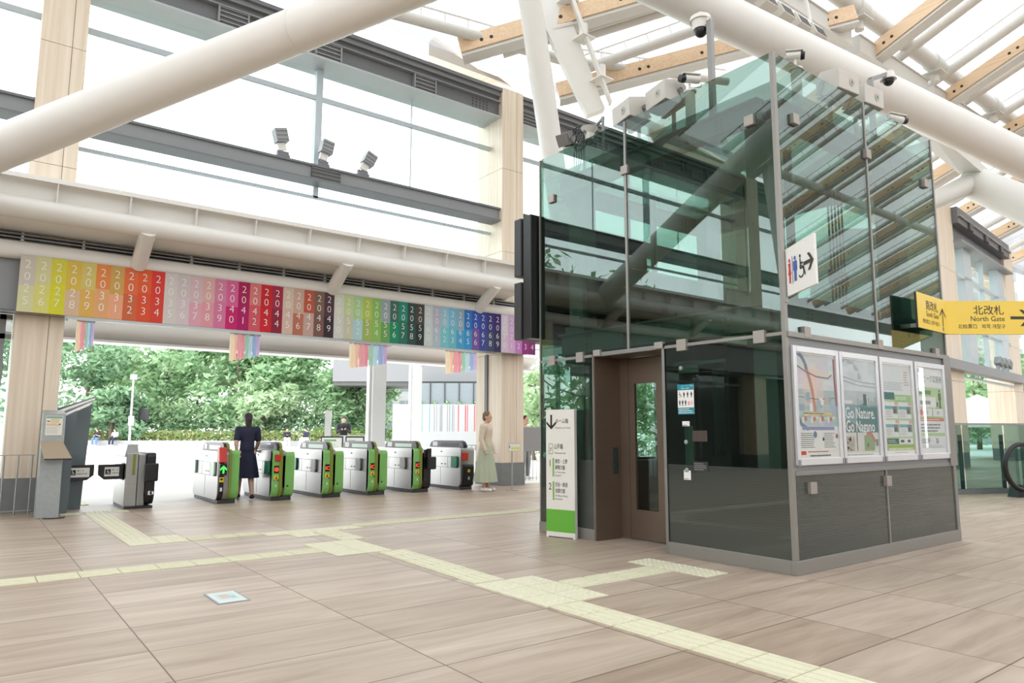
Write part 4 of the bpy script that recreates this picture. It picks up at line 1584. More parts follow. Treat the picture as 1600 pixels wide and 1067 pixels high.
# the face we read is on the -nn or +nn side, whichever looks back along the hall
face = nn if nn.dot(Vector((0, 0, 1.2)) - o) > 0 else -nn
rr = r if face is nn else -r
fo = o + (face * 0.003 if face is nn else face * 0.023)
if face is not nn:
    fo = fo + r * sw
figure(b, fo, rr, u, 0.085, 0.10, 0.22, lin((206, 52, 62)), 0, 0.002, True)
b.rect(fo, rr, u, 0.138, 0.09, 0.146, 0.33, lin((66, 70, 90)), 0, 0.002)
figure(b, fo, rr, u, 0.195, 0.10, 0.22, lin((64, 92, 176)), 0, 0.002)
wheelchair(b, fo, rr, u, 0.315, 0.205, 0.21, INK, 0, 0.002)
arrow(b, fo, rr, u, 0.445, 0.21, 0.18, 0, INK, 0, 0.002, 0.17)
b.build('sign_plate', 'signface', t)
MB().box((5.645, 3.425, 2.56), (0.03, 0.03, 0.46)).build('sign_bracket', 'frame', t)

# yellow direction sign in two panels at the right end of the tower
t = thing('gate_sign', 'yellow two-panel direction sign to the south and north gates', 'sign', (8.8, 3.3, 2.30))
yel, dk = lin((240, 208, 92)), lin((62, 56, 48))
p0, p1 = Vector((7.945, 3.30, 2.305)), Vector((8.80, 3.345, 2.305))
for nm, a, c in (('south', p0, p1), ('north', p1, p1 + Vector((0.795, -0.607, 0)) * 1.75)):
    r = (c - a).normalized()
    u = Z
    n = r.cross(u)
    L = (c - a).length
    b = MB()
    H = 0.385
    b.prism([a, c, c + u * H, a + u * H], -n * 0.004, 0, yel)
    bk = MB()
    bk.prism([a - n * 0.005, c - n * 0.005, c + u * H - n * 0.005, a + u * H - n * 0.005], -n * 0.02)
    if nm == 'south':
        write(b, '南改札', a, r, u, 0.58, 0.225, 0.118, dk, 0, 'r', 0.004, 0.002)
        write(b, 'South Gate', a, r, u, 0.59, 0.145, 0.078, dk, 0, 'r', 0, 0.002)
        write(b, '南检票口  남쪽 개찰구', a, r, u, 0.61, 0.065, 0.052, dk, 0, 'r', 0, 0.002)
        arrow(b, a, r, u, 0.715, 0.18, 0.21, math.pi / 2, dk, 0, 0.002, 0.10)
    else:
        write(b, '北改札', a, r, u, 0.65, 0.235, 0.118, dk, 0, 'r', 0.004, 0.002)
        write(b, 'North Gate', a, r, u, 0.655, 0.152, 0.082, dk, 0, 'r', 0, 0.002)
        write(b, '北检票口   북쪽 개찰구', a, r, u, 0.655, 0.07, 0.056, dk, 0, 'r', 0, 0.002)
        arrow(b, a, r, u, 0.84, 0.19, 0.235, 0, dk, 0, 0.002, 0.14)
    b.build('sign_panel', 'signface', t)
    bk.build('sign_back', 'dark', t)
for x in (8.1, 8.65):
    MB().box2((x - 0.02, 3.335, 2.33), (x + 0.02, TY0, 2.37)).build('sign_arm', 'steel2', t)

# standing white platform guide
A, C = Vector((5.425, 6.441, 0)), Vector((5.526, 6.061, 0))
r = (C - A).normalized()
u = Z
n = r.cross(u)
t = thing('platform_sign', 'tall white standing sign with green foot band beside the lift door', 'sign', (A + C) / 2)
W, H = (C - A).length, 1.455
b = MB()
b.prism([A, C, C + u * H, A + u * H], -n * 0.05, 0, lin((228, 227, 221)))
b.rect(A, r, u, 0, 0.065, W, 0.315, lin((104, 178, 64)), 0, 0.0015)
arrow(b, A, r, u, 0.075, 1.31, 0.17, -math.pi / 2, INK, 0, 0.002, 0.15)
write(b, 'ホーム階', A, r, u, 0.135, 1.30, 0.058, INK, 0, 'l', 0.004, 0.002, 0.78)
write(b, 'Elevator to Tracks', A, r, u, 0.135, 1.235, 0.028, dk, 0, 'l', 0, 0.002)
gl = lin((150, 176, 110))
for q in ((0.035, 0.94, 0.095, 0.948), (0.035, 1.055, 0.095, 1.063), (0.035, 0.94, 0.042, 1.063), (0.088, 0.94, 0.095, 1.063)):
    b.rect(A, r, u, *q, gl, 0, 0.002)
write(b, 'JY', A, r, u, 0.065, 0.975, 0.062, INK, 0, 'c', 0, 0.002, 0.62)
write(b, '山手線', A, r, u, 0.115, 1.005, 0.068, INK, 0, 'l', 0.004, 0.002, 0.62)
write(b, 'Yamanote Line', A, r, u, 0.115, 0.945, 0.032, dk, 0, 'l', 0, 0.002, 0.82)
for zz, num, l1, l2, e1, e2 in ((0.665, '1', '東京・上野', '巣鴨方面', 'for Tokyo, Ueno', '& Sugamo'), (0.40, '2', '渋谷・新宿', '池袋方面', 'for Shibuya, Shinjuku', '& Ikebukuro')):
    zz += 0.02
    write(b, num, A, r, u, 0.055, zz + 0.115, 0.11, INK, 0, 'c', 0, 0.002, 0.8)
    b.rect(A, r, u, 0.09, zz, 0.112, zz + 0.21, lin((132, 178, 92)), 0, 0.002)
    write(b, l1, A, r, u, 0.125, zz + 0.155, 0.056, INK, 0, 'l', 0.004, 0.002, 0.62)
    write(b, l2, A, r, u, 0.125, zz + 0.085, 0.056, INK, 0, 'l', 0.004, 0.002, 0.62)
    write(b, e1, A, r, u, 0.125, zz + 0.042, 0.026, dk, 0, 'l', 0, 0.002, 0.8)
    write(b, e2, A, r, u, 0.125, zz + 0.006, 0.026, dk, 0, 'l', 0, 0.002, 0.8)
b.build('sign_board', 'signface', t)
bb = MB()
bb.prism([A - n * 0.12 + r * 0.03, C - n * 0.12 - r * 0.03, C + n * 0.0 - r * 0.03, A + n * 0.0 + r * 0.03], (0, 0, 0.012))
bb.build('sign_foot', 'dark', t)

# black information display on the rear of the tower
t = thing('display_cabinet', 'black display cabinet hung behind the left edge of the lift tower', 'display', (6.3, 7.05, 2.35))
MB().box2((5.52, 6.84, 2.36), (7.7, 7.00, 3.96)).build('back_housing', 'black', t, bevel=0.01)
MB().box2((5.50, 7.02, 3.18), (7.7, 7.16, 3.94)).build('screen_cabinet', 'dark', t, bevel=0.01)
MB().box2((5.50, 7.02, 2.36), (7.7, 7.16, 3.10)).build('screen_cabinet', 'dark', t, bevel=0.01)

# ------------------------------------------------------------------ devices on the tower roof


def speaker(name, label, c, yaw, tilt, group):
    """wedge loudspeaker on a yoke: front along -x before turning"""
    t = thing(name, label, 'speaker', c, group)
    Rm = Matrix.Rotation(yaw, 3, 'Z') @ Matrix.Rotation(tilt, 3, 'Y')
    c = Vector(c)

    def T(p):
        return c + Rm @ Vector(p)
    b = MB()
    hw = 0.19
    prof = [(-0.13, -0.02), (-0.16, 0.20), (0.06, 0.27), (0.14, 0.20), (0.14, 0.02), (0.05, -0.03)]
    b.prism([T((x, -hw, z)) for x, z in prof], T((0, hw, 0)) - T((0, -hw, 0)))
    b.build('speaker_box', 'spk', t, bevel=0.008)
    b = MB()
    fo = T((-0.131, -0.14, 0.005))
    d1 = (T((-0.16, 0, 0.20)) - T((-0.13, 0, -0.02))).normalized()
    rr = Rm @ Vector((0, -1, 0))
    fc = T((-0.1455, 0.0, 0.09))
    b.flat(fc, rr, d1, circle(0.05, 0, 0.045, 20), lin((186, 182, 176)), 0, 0.004)
    b.flat(fc, rr, d1, [(0.035, 0.0), (0.055, 0.03), (0.05, 0.006), (0.067, 0.0), (0.045, -0.03), (0.052, -0.004)], INK, 0, 0.006)
    b.build('speaker_badge', 'signface', t)
    b = MB()
    for s in (1, -1):
        b.bar(T((0.05, s * (hw + 0.012), 0.12)), T((0.13, s * (hw + 0.012), 0.0)), 0.012, 0.06)
        b.tube(T((0.05, s * (hw + 0.002), 0.12)), T((0.05, s * (hw + 0.03), 0.12)), 0.028, n=12)
    b.bar(T((0.12, -hw - 0.015, -0.02)), T((0.12, hw + 0.015, -0.02)), 0.06, 0.015)
    b.build('speaker_yoke', 'steel2', t)
    b = MB()
    f = Vector(T((0.12, 0, -0.02)))
    b.tube(f, (f.x, f.y, 4.42), 0.025, n=10)
    b.box((f.x, f.y, 4.425), (0.16, 0.16, 0.02))
    b.build('speaker_post', 'steel2', t)


speaker('loudspeaker', 'pale grey wedge loudspeaker above the joint of the tower left face', (6.02, 5.56, 4.86), math.radians(-14), math.radians(6), 'loudspeakers on the tower roof')
speaker('loudspeaker', 'pale grey wedge loudspeaker just left of the bullet camera on the tower', (6.02, 5.03, 4.86), math.radians(-14), math.radians(6), 'loudspeakers on the tower roof')
speaker('loudspeaker', 'pale wedge loudspeaker left of the white dome camera on the tower right edge', (7.63, 3.85, 5.02), math.radians(84), math.radians(6), 'loudspeakers on the tower roof')
speaker('loudspeaker', 'pale wedge loudspeaker just below the white dome camera on the tower right edge', (8.22, 3.85, 5.02), math.radians(84), math.radians(6), 'loudspeakers on the tower roof')


def bullet(label, c, yaw, post_z, L=0.22):
    c = Vector(c)
    t = thing('bullet_camera', label, 'camera', c, 'bullet cameras on the tower roof')
    d = Vector((math.cos(yaw), math.sin(yaw), -0.12)).normalized()
    b = MB()
    b.tube(c - d * L * 0.55, c + d * L * 0.35, 0.045, n=14)
    b.bar(c - d * L * 0.55 + Z * 0.05, c + d * L * 0.5 + Z * 0.05, 0.10, 0.012)
    b.build('camera_body', 'camw', t)
    MB().tube(c + d * L * 0.35, c + d * L * 0.6, 0.048, 0.04, n=14).build('camera_lens', 'black', t)
    b = MB()
    b.tube(c - Z * 0.04, (c.x, c.y, c.z - 0.14), 0.014, n=8)
    b.tube((c.x, c.y, c.z - 0.14), (c.x, c.y, c.z - 0.16), 0.07, n=14)
    b.tube((c.x, c.y, c.z - 0.16), (c.x, c.y, post_z), 0.055, n=12)
    k = c - d * L * 0.5
    b.path([k, k - d * 0.05 - Z * 0.02, k - d * 0.04 - Z * 0.08, c - Z * 0.10], 0.006, 6)
    b.build('camera_stalk', 'camw', t)


bullet('white bullet camera between the loudspeakers and the tall mast, looking left', (6.05, 4.70, 5.06), math.radians(165), 4.42)
bullet('dark-tipped bullet camera nearest the front corner of the tower', (6.66, 3.80, 5.14), math.radians(-60), 4.42, 0.16)
bullet('white bullet camera near the right end of the tower roof', (8.95, 3.80, 5.08), math.radians(-28), 4.42)

# tall mast with dome camera
t = thing('dome_camera', 'large white dome camera on the tall grey mast above the tower', 'camera', (6.45, 4.86, 4.42), 'dome cameras on the tower roof')
b = MB()
b.box2((6.42, 4.67, 4.42), (6.48, 4.73, 5.90))
b.box2((6.36, 4.61, 4.42), (6.54, 4.79, 4.50))
b.build('camera_mast', 'steel2', t)
b = MB()
cx, cy, cz = 6.45, 4.83, 5.95
b.tube((cx, cy, cz), (cx, cy, cz + 0.05), 0.125, 0.115, n=24)
b.tube((cx, cy, cz - 0.10), (cx, cy, cz), 0.085, 0.10, n=24)
b.tube((cx, cy, cz + 0.05), (cx, cy, cz + 0.11), 0.03, n=12)
b.bar((cx, cy, cz + 0.02), (6.45, 4.70, cz - 0.06), 0.05, 0.08)
b.build('camera_housing', 'camw', t)
MB().ball((cx, cy, cz - 0.11), (0.078, 0.078, 0.085), 20, 12).build('camera_dome', 'black', t)
t = thing('dome_camera', 'small white dome camera on the bent grey arm at the tower right edge', 'camera', (8.75, 4.0, 4.42), 'dome cameras on the tower roof')
b = MB()
b.box2((8.72, 3.97, 4.42), (8.77, 4.03, 5.62))
b.bar((8.745, 4.0, 5.62), (9.13, 3.97, 5.80), 0.05, 0.05)
b.build('camera_arm', 'steel2', t)
b = MB()
b.tube((9.18, 3.97, 5.74), (9.18, 3.97, 5.84), 0.10, 0.075, n=20)
b.build('camera_housing', 'camw', t)
MB().ball((9.18, 3.97, 5.73), 0.07, 18, 10).build('camera_dome', 'black', t)

# floodlight with a tangle of black cable on the left corner of the roof
t = thing('floodlight', 'grey floodlight with tangled black cable on the tower left roof corner', 'light', (6.05, 6.55, 4.42))
b = MB()
c = Vector((5.92, 6.62, 4.98))
Rm = Matrix.Rotation(math.radians(12), 3, 'Z') @ Matrix.Rotation(math.radians(-28), 3, 'Y')
b.box(c, (0.10, 0.20, 0.16), 0, None, Rm)
for i in range(7):
    b.box(c + Rm @ Vector((0.07, -0.09 + i * 0.03, 0)), (0.05, 0.008, 0.15), 0, None, Rm)
b.build('lamp_body', 'steel2', t, bevel=0.006)
MB().box(c + Rm @ Vector((-0.052, 0, 0)), (0.008, 0.17, 0.13), 0, None, Rm).build('lamp_glass', 'steel2', t)
b = MB()
b.tube((6.1, 6.45, 4.42), (6.1, 6.45, 5.05), 0.02, n=8)
b.bar((5.98, 6.68, 4.92), (6.1, 6.45, 4.92), 0.03, 0.03)
b.build('lamp_bracket', 'steel2', t)
b = MB()
rng = random.Random(5)
for k in range(9):
    ctr = Vector((6.03, 6.45 + rng.uniform(-0.05, 0.05), 4.95 + rng.uniform(-0.06, 0.05)))
    rad = rng.uniform(0.08, 0.15)
    ax = Vector((rng.uniform(-1, 1), rng.uniform(-0.4, 0.4), rng.uniform(-0.4, 0.4))).normalized()
    a1 = ax.orthogonal().normalized()
    a2 = ax.cross(a1)
    b.path([ctr + a1 * (rad * math.cos(q * 0.42)) + a2 * (rad * 1.1 * math.sin(q * 0.42)) for q in range(15)], 0.006, 5, closed=True)
for k in range(4):
    b.path([(6.02, 6.45 + k * 0.03, 4.9), (6.03, 6.42 + k * 0.05, 4.7), (6.03, 6.5 + k * 0.02, 4.5), (6.05, 6.5, 4.42)], 0.006, 5)
b.build('cable_tangle', 'black', t)
t = thing('siren_horn', 'pale round horn on a grey post behind the cable tangle on the tower roof', 'horn', (6.1, 6.2, 4.42))
b = MB()
b.tube((6.12, 6.12, 4.42), (6.12, 6.12, 5.16), 0.02, n=8)
b.bar((6.12, 6.12, 5.14), (6.12, 6.45, 5.02), 0.03, 0.03)
b.build('horn_post', 'midgrey', t)
b = MB()
b.tube((6.05, 6.30, 4.98), (6.05, 6.30, 5.06), 0.06, 0.11, n=20)
b.tube((6.05, 6.30, 4.9), (6.05, 6.30, 4.98), 0.05, 0.06, n=20)
b.build('horn_bell', 'camw', t)
# junction boxes standing on the roof behind the glass rim
for i, (x, y, lab) in enumerate(((6.35, 5.25, 'behind the left face near the first loudspeaker'), (6.35, 4.62, 'below the bullet camera'), (7.9, 3.95, 'between the right edge loudspeakers'))):
    solo(MB().box2((x - 0.08, y - 0.08, 4.415), (x + 0.08, y + 0.08, 4.60)), 'junction_box', 'pale junction box on the tower roof ' + lab, 'box', 'camw', 'junction boxes on the tower roof', bevel=0.006)

# =================================================================== FLOOR INLAYS
def tactile(name, label, tiles, dots=False, along='y', T=0.30, group=None):
    """cream guide tiles: raised bars, or raised dots at junctions. tiles = list of (x, y) tile corners"""
    b = MB()
    for (x, y) in tiles:
        b.box2((x + 0.0045, y + 0.0045, 0.0), (x + T - 0.0045, y + T - 0.0045, 0.006))
        if dots:
            for i in range(5):
                for j in range(5):
                    cx, cy = x + 0.03 + i * 0.06, y + 0.03 + j * 0.06
                    b.tube((cx, cy, 0.006), (cx, cy, 0.0105), 0.012, 0.008, n=8)
        else:
            for i in range(4):
                o = 0.038 + i * 0.075
                if along == 'y':
                    b.box2((x + o - 0.013, y + 0.012, 0.006), (x + o + 0.013, y + T - 0.012, 0.0105))
                else:
                    b.box2((x + 0.012, y + o - 0.013, 0.006), (x + T - 0.012, y + o + 0.013, 0.0105))
    return solo(b, name, label, 'tactile paving', 'tactile', group)


tl = 0.30
G1 = 'tactile paving on the concourse floor'
tactile('tactile_strip', 'double-wide cream tactile strip running from the foreground to the junction near the gates', [(3.28, 1.17 + i * tl) for i in range(9)], group=G1)
tactile('tactile_strip', 'cream tactile strip between the large dotted junction and the one near the gates', [(3.30 + 0.012 * i, 4.80 + i * tl) for i in range(6)], group=G1)
tactile('tactile_strip', 'short cream tactile strip joining the two junctions closest to the gates', [(3.40, 7.54 + i * 0.27) for i in range(3)], T=0.268, group=G1)
tactile('tactile_junction', 'large cream dotted tactile junction in front of the lift door', [(3.27, 3.88 + i * tl) for i in range(3)] + [(3.57, 3.88 + i * tl) for i in range(3)], True, group=G1)
tactile('tactile_strip', 'short cream tactile strip branching to the lift door', [(3.875 + i * 0.273, 4.19) for i in range(4)], along='x', T=0.272, group=G1)
tactile('tactile_pad', 'dotted cream tactile pad right before the lift door', [(4.975, 3.85 + i * tl) for i in range(3)], True, group=G1)
tactile('tactile_junction', 'cream dotted tactile junction where the near side strip meets', [(2.95, 6.63 + i * tl) for i in range(3)] + [(3.25, 6.63 + i * tl) for i in range(3)], True, group=G1)
tactile('tactile_strip', 'cream tactile strip running off the left edge across the floor', [(2.65 - i * tl, 6.93) for i in range(22)], along='x', group=G1)
tactile('tactile_junction', 'cream dotted tactile junction nearest the ticket gates', [(2.86 + i * tl, 8.35) for i in range(4)] + [(3.09, 8.05)], True, group=G1)
tactile('tactile_strip', 'cream tactile strip from the gate junction to the left corner', [(2.59 - i * 0.262, 8.5) for i in range(3)], along='x', T=0.26, group=G1)
tactile('tactile_strip', 'long thin cream tactile strip passing behind the lift tower', [(4.06 + i * tl, 8.5) for i in range(26)], along='x', group=G1)
tactile('tactile_junction', 'cream dotted tactile corner on the left between strip and gate lane', [(1.46, 8.5), (1.76, 8.5), (1.46, 8.8), (1.76, 8.8)], True, group=G1)
tactile('tactile_strip', 'cream tactile strip leading up to the wide wheelchair gate', [(1.46 + 0.0 * i, 9.1 + i * tl) for i in range(10)], group=G1)
tactile('tactile_pad', 'cream tactile pad right at the wide wheelchair gate', [(1.16 + i * tl, 12.1) for i in range(3)], True, group=G1)
tactile('tactile_strip', 'white tactile strip beyond the wide gate on the plaza', [(1.4, 13.6 + i * tl) for i in range(9)], group=G1)

t = thing('floor_window', 'small square glass floor window flush in the tiles left of centre', 'floor window', (1.6, 5.51, 0))
MB().box2((1.49, 5.32, -0.01), (1.715, 5.705, 0.004)).build('window_frame', 'midgrey', t)
b = MB()
b.box2((1.505, 5.335, 0.004), (1.70, 5.69, 0.006), 0, lin((206, 216, 214)))
b.rect((1.505, 5.335, 0.0065), X, Y, 0.03, 0.10, 0.165, 0.29, lin((186, 208, 204)))
b.rect((1.505, 5.335, 0.0068), X, Y, 0.055, 0.14, 0.12, 0.26, lin((198, 178, 166)))
b.rect((1.505, 5.335, 0.0068), X, Y, 0.12, 0.11, 0.155, 0.20, lin((150, 196, 186)))
b.build('window_glass', 'signface', t)

# =================================================================== YEAR BANNER
PAIRS = '''196,190,176 206,204,160|204,200,150 210,206,120|206,200,70 208,204,60|210,180,80 208,180,150|206,190,110 214,170,90|222,136,76 218,164,116|200,160,90 226,164,130|220,110,70 200,104,70|222,96,56 216,84,56|214,66,60 210,72,60
206,200,196 206,200,196|200,190,190 206,192,196|206,180,186 214,160,176|212,170,164 216,152,160|208,130,160 206,120,156|212,100,150 196,44,110|170,40,90 170,36,100|212,120,120 206,90,100|196,44,52 200,44,52|160,50,72 140,44,64
208,190,170 208,180,166|198,164,146 180,112,92|186,90,70 190,160,150|124,100,84 122,92,84|84,60,72 62,52,60|208,210,196 206,208,200|190,206,150 196,196,170|170,204,150 170,206,210|176,196,90 160,180,100|136,186,100 140,186,96
150,164,168 110,160,90|70,110,96 40,140,104|44,140,120 50,116,96|60,80,76 56,84,80|80,76,72 52,60,60|196,206,208 196,208,206|180,180,196 176,190,200|150,196,212 120,196,206|120,186,214 110,186,200|140,170,190 80,160,206
50,120,190 60,150,206|60,90,180 120,90,160|64,80,160 70,80,150|64,64,120 70,80,110|70,50,110 60,60,90|208,200,212 206,190,208|200,170,206 206,170,206|196,150,200 190,130,190|180,110,170 150,60,130|150,80,140 130,60,110'''
pairs = [[tuple(int(v) for v in c.split(',')) for c in q.split()] for line in PAIRS.split('\n') for q in line.split('|')]
BX0, BW, BZ0, BZ1, BYF = 0.454, 0.1967, 2.945, 3.795, 12.585
t = thing('year_banner', 'long banner of coloured year columns from 2025 to 2074 above the gates', 'banner', (BX0 + 25 * BW, BYF, BZ0))
for i, (c0, c1) in enumerate(pairs):
    x0 = BX0 + i * BW
    H = BZ1 - BZ0
    zs = BZ0 + H * (0.50 + 0.04 * (i % 3 - 1))
    b = MB()
    b.box2((x0, BYF, zs), (x0 + BW, BYF + 0.02, BZ1), 0, lin(c0))
    b.box2((x0, BYF, BZ0), (x0 + BW, BYF + 0.02, zs), 0, lin(c1))
    for k, ch in enumerate(str(2025 + i)):
        write(b, ch, (x0, BYF, BZ0), X, Z, BW * 0.5, H * (0.775 - k * 0.215), 0.178, lin((232, 230, 226)), 0, 'c', -0.013, 0.003, 0.97)
    b.build('year_column', 'cloth', t)

# =================================================================== TICKET GATES
GY = 12.46


def gprofile(y0, y1, ztop, zb=0.06, r=0.20, rt=0.05, f=0.0):
    """side outline of a gate cabinet: rounded lower front and back corners"""
    pts = []
    for i in range(7):
        a = math.pi + i * (math.pi / 2) / 6
        pts.append((y0 + f + r * 0.7 + r * 0.7 * math.cos(a), zb + r + r * math.sin(a)))
    for i in range(7):
        a = -math.pi / 2 + i * (math.pi / 2) / 6
        pts.append((y1 - r * 0.7 + r * 0.7 * math.cos(a), zb + r + r * math.sin(a)))
    for i in range(4):
        a = i * (math.pi / 2) / 3
        pts.append((y1 - rt + rt * math.cos(a), ztop - rt + rt * math.sin(a)))
    for i in range(4):
        a = math.pi / 2 + i * (math.pi / 2) / 3
        pts.append((y0 + f + rt + rt * math.cos(a), ztop - rt + rt * math.sin(a)))
    return pts


def frontcap(x0, x1, y0, depth, ztop, zb, r, rt, out, m=0, col=None, b=None):
    """the front strip of a cabinet following its rounded outline"""
    b = b or MB()
    pf = [(y, z) for y, z in gprofile(y0 - out, y0 + 1.5, ztop, zb, r, rt) if y < y0 + depth]
    pf = sorted(pf, key=lambda p: p[1])
    poly = [(x0, y0 + depth, zb)] + [(x0, y, z) for y, z in pf] + [(x0, y0 + depth, ztop)]
    b.prism(poly, (x1 - x0, 0, 0), m, col)
    return b


def gate(x0, label, kind):
    t = thing('ticket_gate', label, 'ticket gate', (x0, GY, 0), 'ticket gates in the row')
    W = 0.40 if kind in ('ic', 'stop', 'mixed') else 0.34
    D = 1.62
    y0 = GY
    b = MB()
    b.box2((x0 + 0.02, y0 + 0.06, 0), (x0 + W - 0.03, y0 + D - 0.05, 0.065))
    b.build('gate_base', 'dark', t, bevel=0.008)
    b = MB()
    bw = W if kind in ('far',) else W - 0.16
    b.prism([(x0, y, z) for y, z in gprofile(y0 + 0.02, y0 + D, 0.865, 0.06, 0.16, 0.06)], (bw, 0, 0))
    b.build('gate_body', 'steel', t, bevel=0.006)
    if bw < W:
        b = MB()
        b.prism([(x0 + bw, y, z) for y, z in gprofile(y0 + 0.06, y0 + D - 0.06, 0.83, 0.06, 0.16, 0.06)], (W - bw, 0, 0))
        b.build('gate_body', 'steel', t, bevel=0.006)
    # seams and small fittings on the side
    b = MB()
    xs = x0 - 0.001
    for z in (0.45, 0.67):
        b.box2((xs - 0.001, y0 + 0.12, z - 0.003), (xs + 0.003, y0 + D - 0.02, z + 0.003))
    for y in (y0 + 0.52, y0 + 1.05):
        b.box2((xs - 0.001, y - 0.003, 0.45), (xs + 0.003, y + 0.003, 0.67))
    b.box2((xs - 0.001, y0 + 0.80, 0.10), (xs + 0.003, y0 + 0.806, 0.45))
    for y in (y0 + 0.62, y0 + 0.76):
        b.box2((xs - 0.002, y - 0.035, 0.505), (xs + 0.003, y + 0.035, 0.525))
    b.box2((xs - 0.002, y0 + 0.75, 0.76), (xs + 0.003, y0 + 0.81, 0.785))
    b.build('side_seam', 'dark', t)
    # flap doors
    def flap(y, m, nm='flap_door'):
        b = MB()
        b.prism([(x0 - 0.035, y + dy, z) for dy, z in ((-0.11, 0.49), (-0.085, 0.45), (0.11, 0.45), (0.11, 0.685), (-0.085, 0.685), (-0.11, 0.65))], (0.03, 0, 0))
        b.build(nm, m, t, bevel=0.006)
    if kind in ('ic', 'mixed'):
        flap(y0 + 1.38, 'dgreen')
        flap(y0 + 0.42, 'steel2')
        c1 = 0.115
        frontcap(x0, x0 + c1, y0, 0.10, 0.865, 0.06, 0.16, 0.06, 0.02).build('front_cover', 'green', t, bevel=0.004)
        b = frontcap(x0 + c1, x0 + 0.175, y0, 0.12, 0.90, 0.06, 0.16, 0.06, 0.03)
        b.build('front_band', 'olive', t, bevel=0.004)
        frontcap(x0 + 0.175, x0 + W, y0 + 0.05, 0.10, 0.84, 0.06, 0.16, 0.07, 0.03).build('front_cover', 'green' if kind == 'ic' else 'black', t, bevel=0.004)
    elif kind == 'stop':
        flap(y0 + 0.22, 'dgreen')
        c1 = 0.115
        frontcap(x0, x0 + c1, y0, 0.10, 0.865, 0.06, 0.16, 0.06, 0.02).build('front_cover', 'green', t, bevel=0.004)
        frontcap(x0 + c1, x0 + 0.175, y0, 0.12, 0.90, 0.06, 0.16, 0.06, 0.03).build('front_band', 'olive', t, bevel=0.004)
        frontcap(x0 + 0.175, x0 + W, y0 + 0.05, 0.10, 0.84, 0.06, 0.16, 0.07, 0.03).build('front_cover', 'green', t, bevel=0.004)
    elif kind == 'arrow':
        flap(y0 + 0.26, 'pgreen')
        flap(y0 + 1.48, 'pgreen')
        c1 = 0.085
        frontcap(x0 + 0.01, x0 + c1, y0, 0.10, 0.70, 0.06, 0.20, 0.06, 0.02).build('front_cover', 'black', t, bevel=0.004)
        frontcap(x0 + c1, x0 + 0.16, y0, 0.12, 0.87, 0.06, 0.16, 0.06, 0.02).build('front_band', 'steel2', t, bevel=0.004)
        frontcap(x0 + 0.16, x0 + 0.20, y0, 0.12, 0.90, 0.06, 0.16, 0.06, 0.03).build('front_band', 'olive', t, bevel=0.004)
        frontcap(x0 + 0.20, x0 + W, y0 + 0.04, 0.10, 0.88, 0.06, 0.16, 0.07, 0.03).build('front_cover', 'green', t, bevel=0.004)
    else:                                    # 'far'
        flap(y0 + 0.24, 'dgreen')
        frontcap(x0 + 0.05, x0 + W - 0.04, y0, 0.10, 0.52, 0.06, 0.20, 0.05, 0.03).build('front_cover', 'black', t, bevel=0.004)
    # hood along the top
    hx0, hx1 = x0 + 0.085, x0 + 0.175
    hp = [(0.04, 0.86), (0.055, 0.93), (0.10, 0.985), (0.18, 1.01), (1.22, 1.005), (1.33, 0.985), (1.40, 0.93), (1.42, 0.86)]
    b = MB()
    b.prism([(hx0, y0 + y, z) for y, z in hp], (hx1 - hx0, 0, 0))
    hood = b.build('gate_hood', 'black', t, bevel=0.008)
    b = MB()
    b.box2((hx0 - 0.003, y0 + 0.25, 0.885), (hx1 + 0.003, y0 + 0.95, 0.955))
    b.build('hood_window', 'pgreen' if kind not in ('stop', 'far') else 'dark', hood)
    b = MB()
    b.box2((hx0 - 0.004, y0 + 1.08, 0.885), (hx1 + 0.004, y0 + 1.28, 0.98))
    b.build('hood_panel', 'steel2', hood)
    if kind != 'far':
        b = MB()
        for (ya, za), (yb, zb) in zip(hp[:3], hp[1:4]):
            b.prism([(hx1 + 0.001, y0 + ya - 0.012, za), (hx1 + 0.001, y0 + yb - 0.012, zb), (hx1 + 0.001, y0 + yb + 0.03, zb - 0.03), (hx1 + 0.001, y0 + ya + 0.03, za)], (-0.045, 0, 0))
        b.build('hood_band', 'olive', hood)
    # front displays
    yf = y0 - 0.024
    if kind in ('ic', 'mixed', 'stop'):
        b = MB()
        b.box2((x0 + 0.025, yf - 0.004, 0.475), (x0 + 0.105, yf + 0.01, 0.605))
        fr = b.build('front_display', 'black', t)
        b = MB()
        o = Vector((x0 + 0.065, yf - 0.006, 0.54))
        if kind == 'stop':
            b.flat(o, X, Z, circle(0, 0, 0.036, 20), None, 0, 0.001)
            b.rect(o, X, Z, -0.022, -0.006, 0.022, 0.006, None, 1, 0.002)
        else:
            write(b, 'IC', o, X, Z, 0, -0.033, 0.088, None, 0, 'c', 0.02, 0.001, 0.95)
        b.build('display_symbol', ['ic_red', 'black'], fr)
        b = MB()
        o = Vector((x0 + 0.025, yf - 0.004, 0.345))
        b.box2((x0 + 0.025, yf - 0.004, 0.345), (x0 + 0.105, yf + 0.01, 0.435), 0, lin((226, 196, 40)))
        b.rect(o, X, Z, 0.0, 0.0, 0.08, 0.024, INK, 0, 0.001)
        bars(b, o, X, Z, 0.008, 0.005, 0.072, 0.018, 1, WHITE, 0.7, 0, 0.002)
        b.flat(o, X, Z, [(0.018, 0.034), (0.06, 0.034), (0.06, 0.046), (0.046, 0.055), (0.06, 0.07), (0.044, 0.08), (0.03, 0.06), (0.036, 0.046), (0.018, 0.046)], INK, 0, 0.001)
        b.build('front_sticker', 'signface', t)
        b = MB()
        b.rect((x0 + 0.065, yf - 0.001, 0.26), X, Z, -0.012, -0.02, 0.012, 0.02, lin((200, 226, 190)), 0, 0.001)
        b.build('number_tag', 'signface', t)
        b = MB()
        b.box2((x0 + 0.27, y0 + 0.015, 0.23), (x0 + 0.30, y0 + 0.03, 0.26))
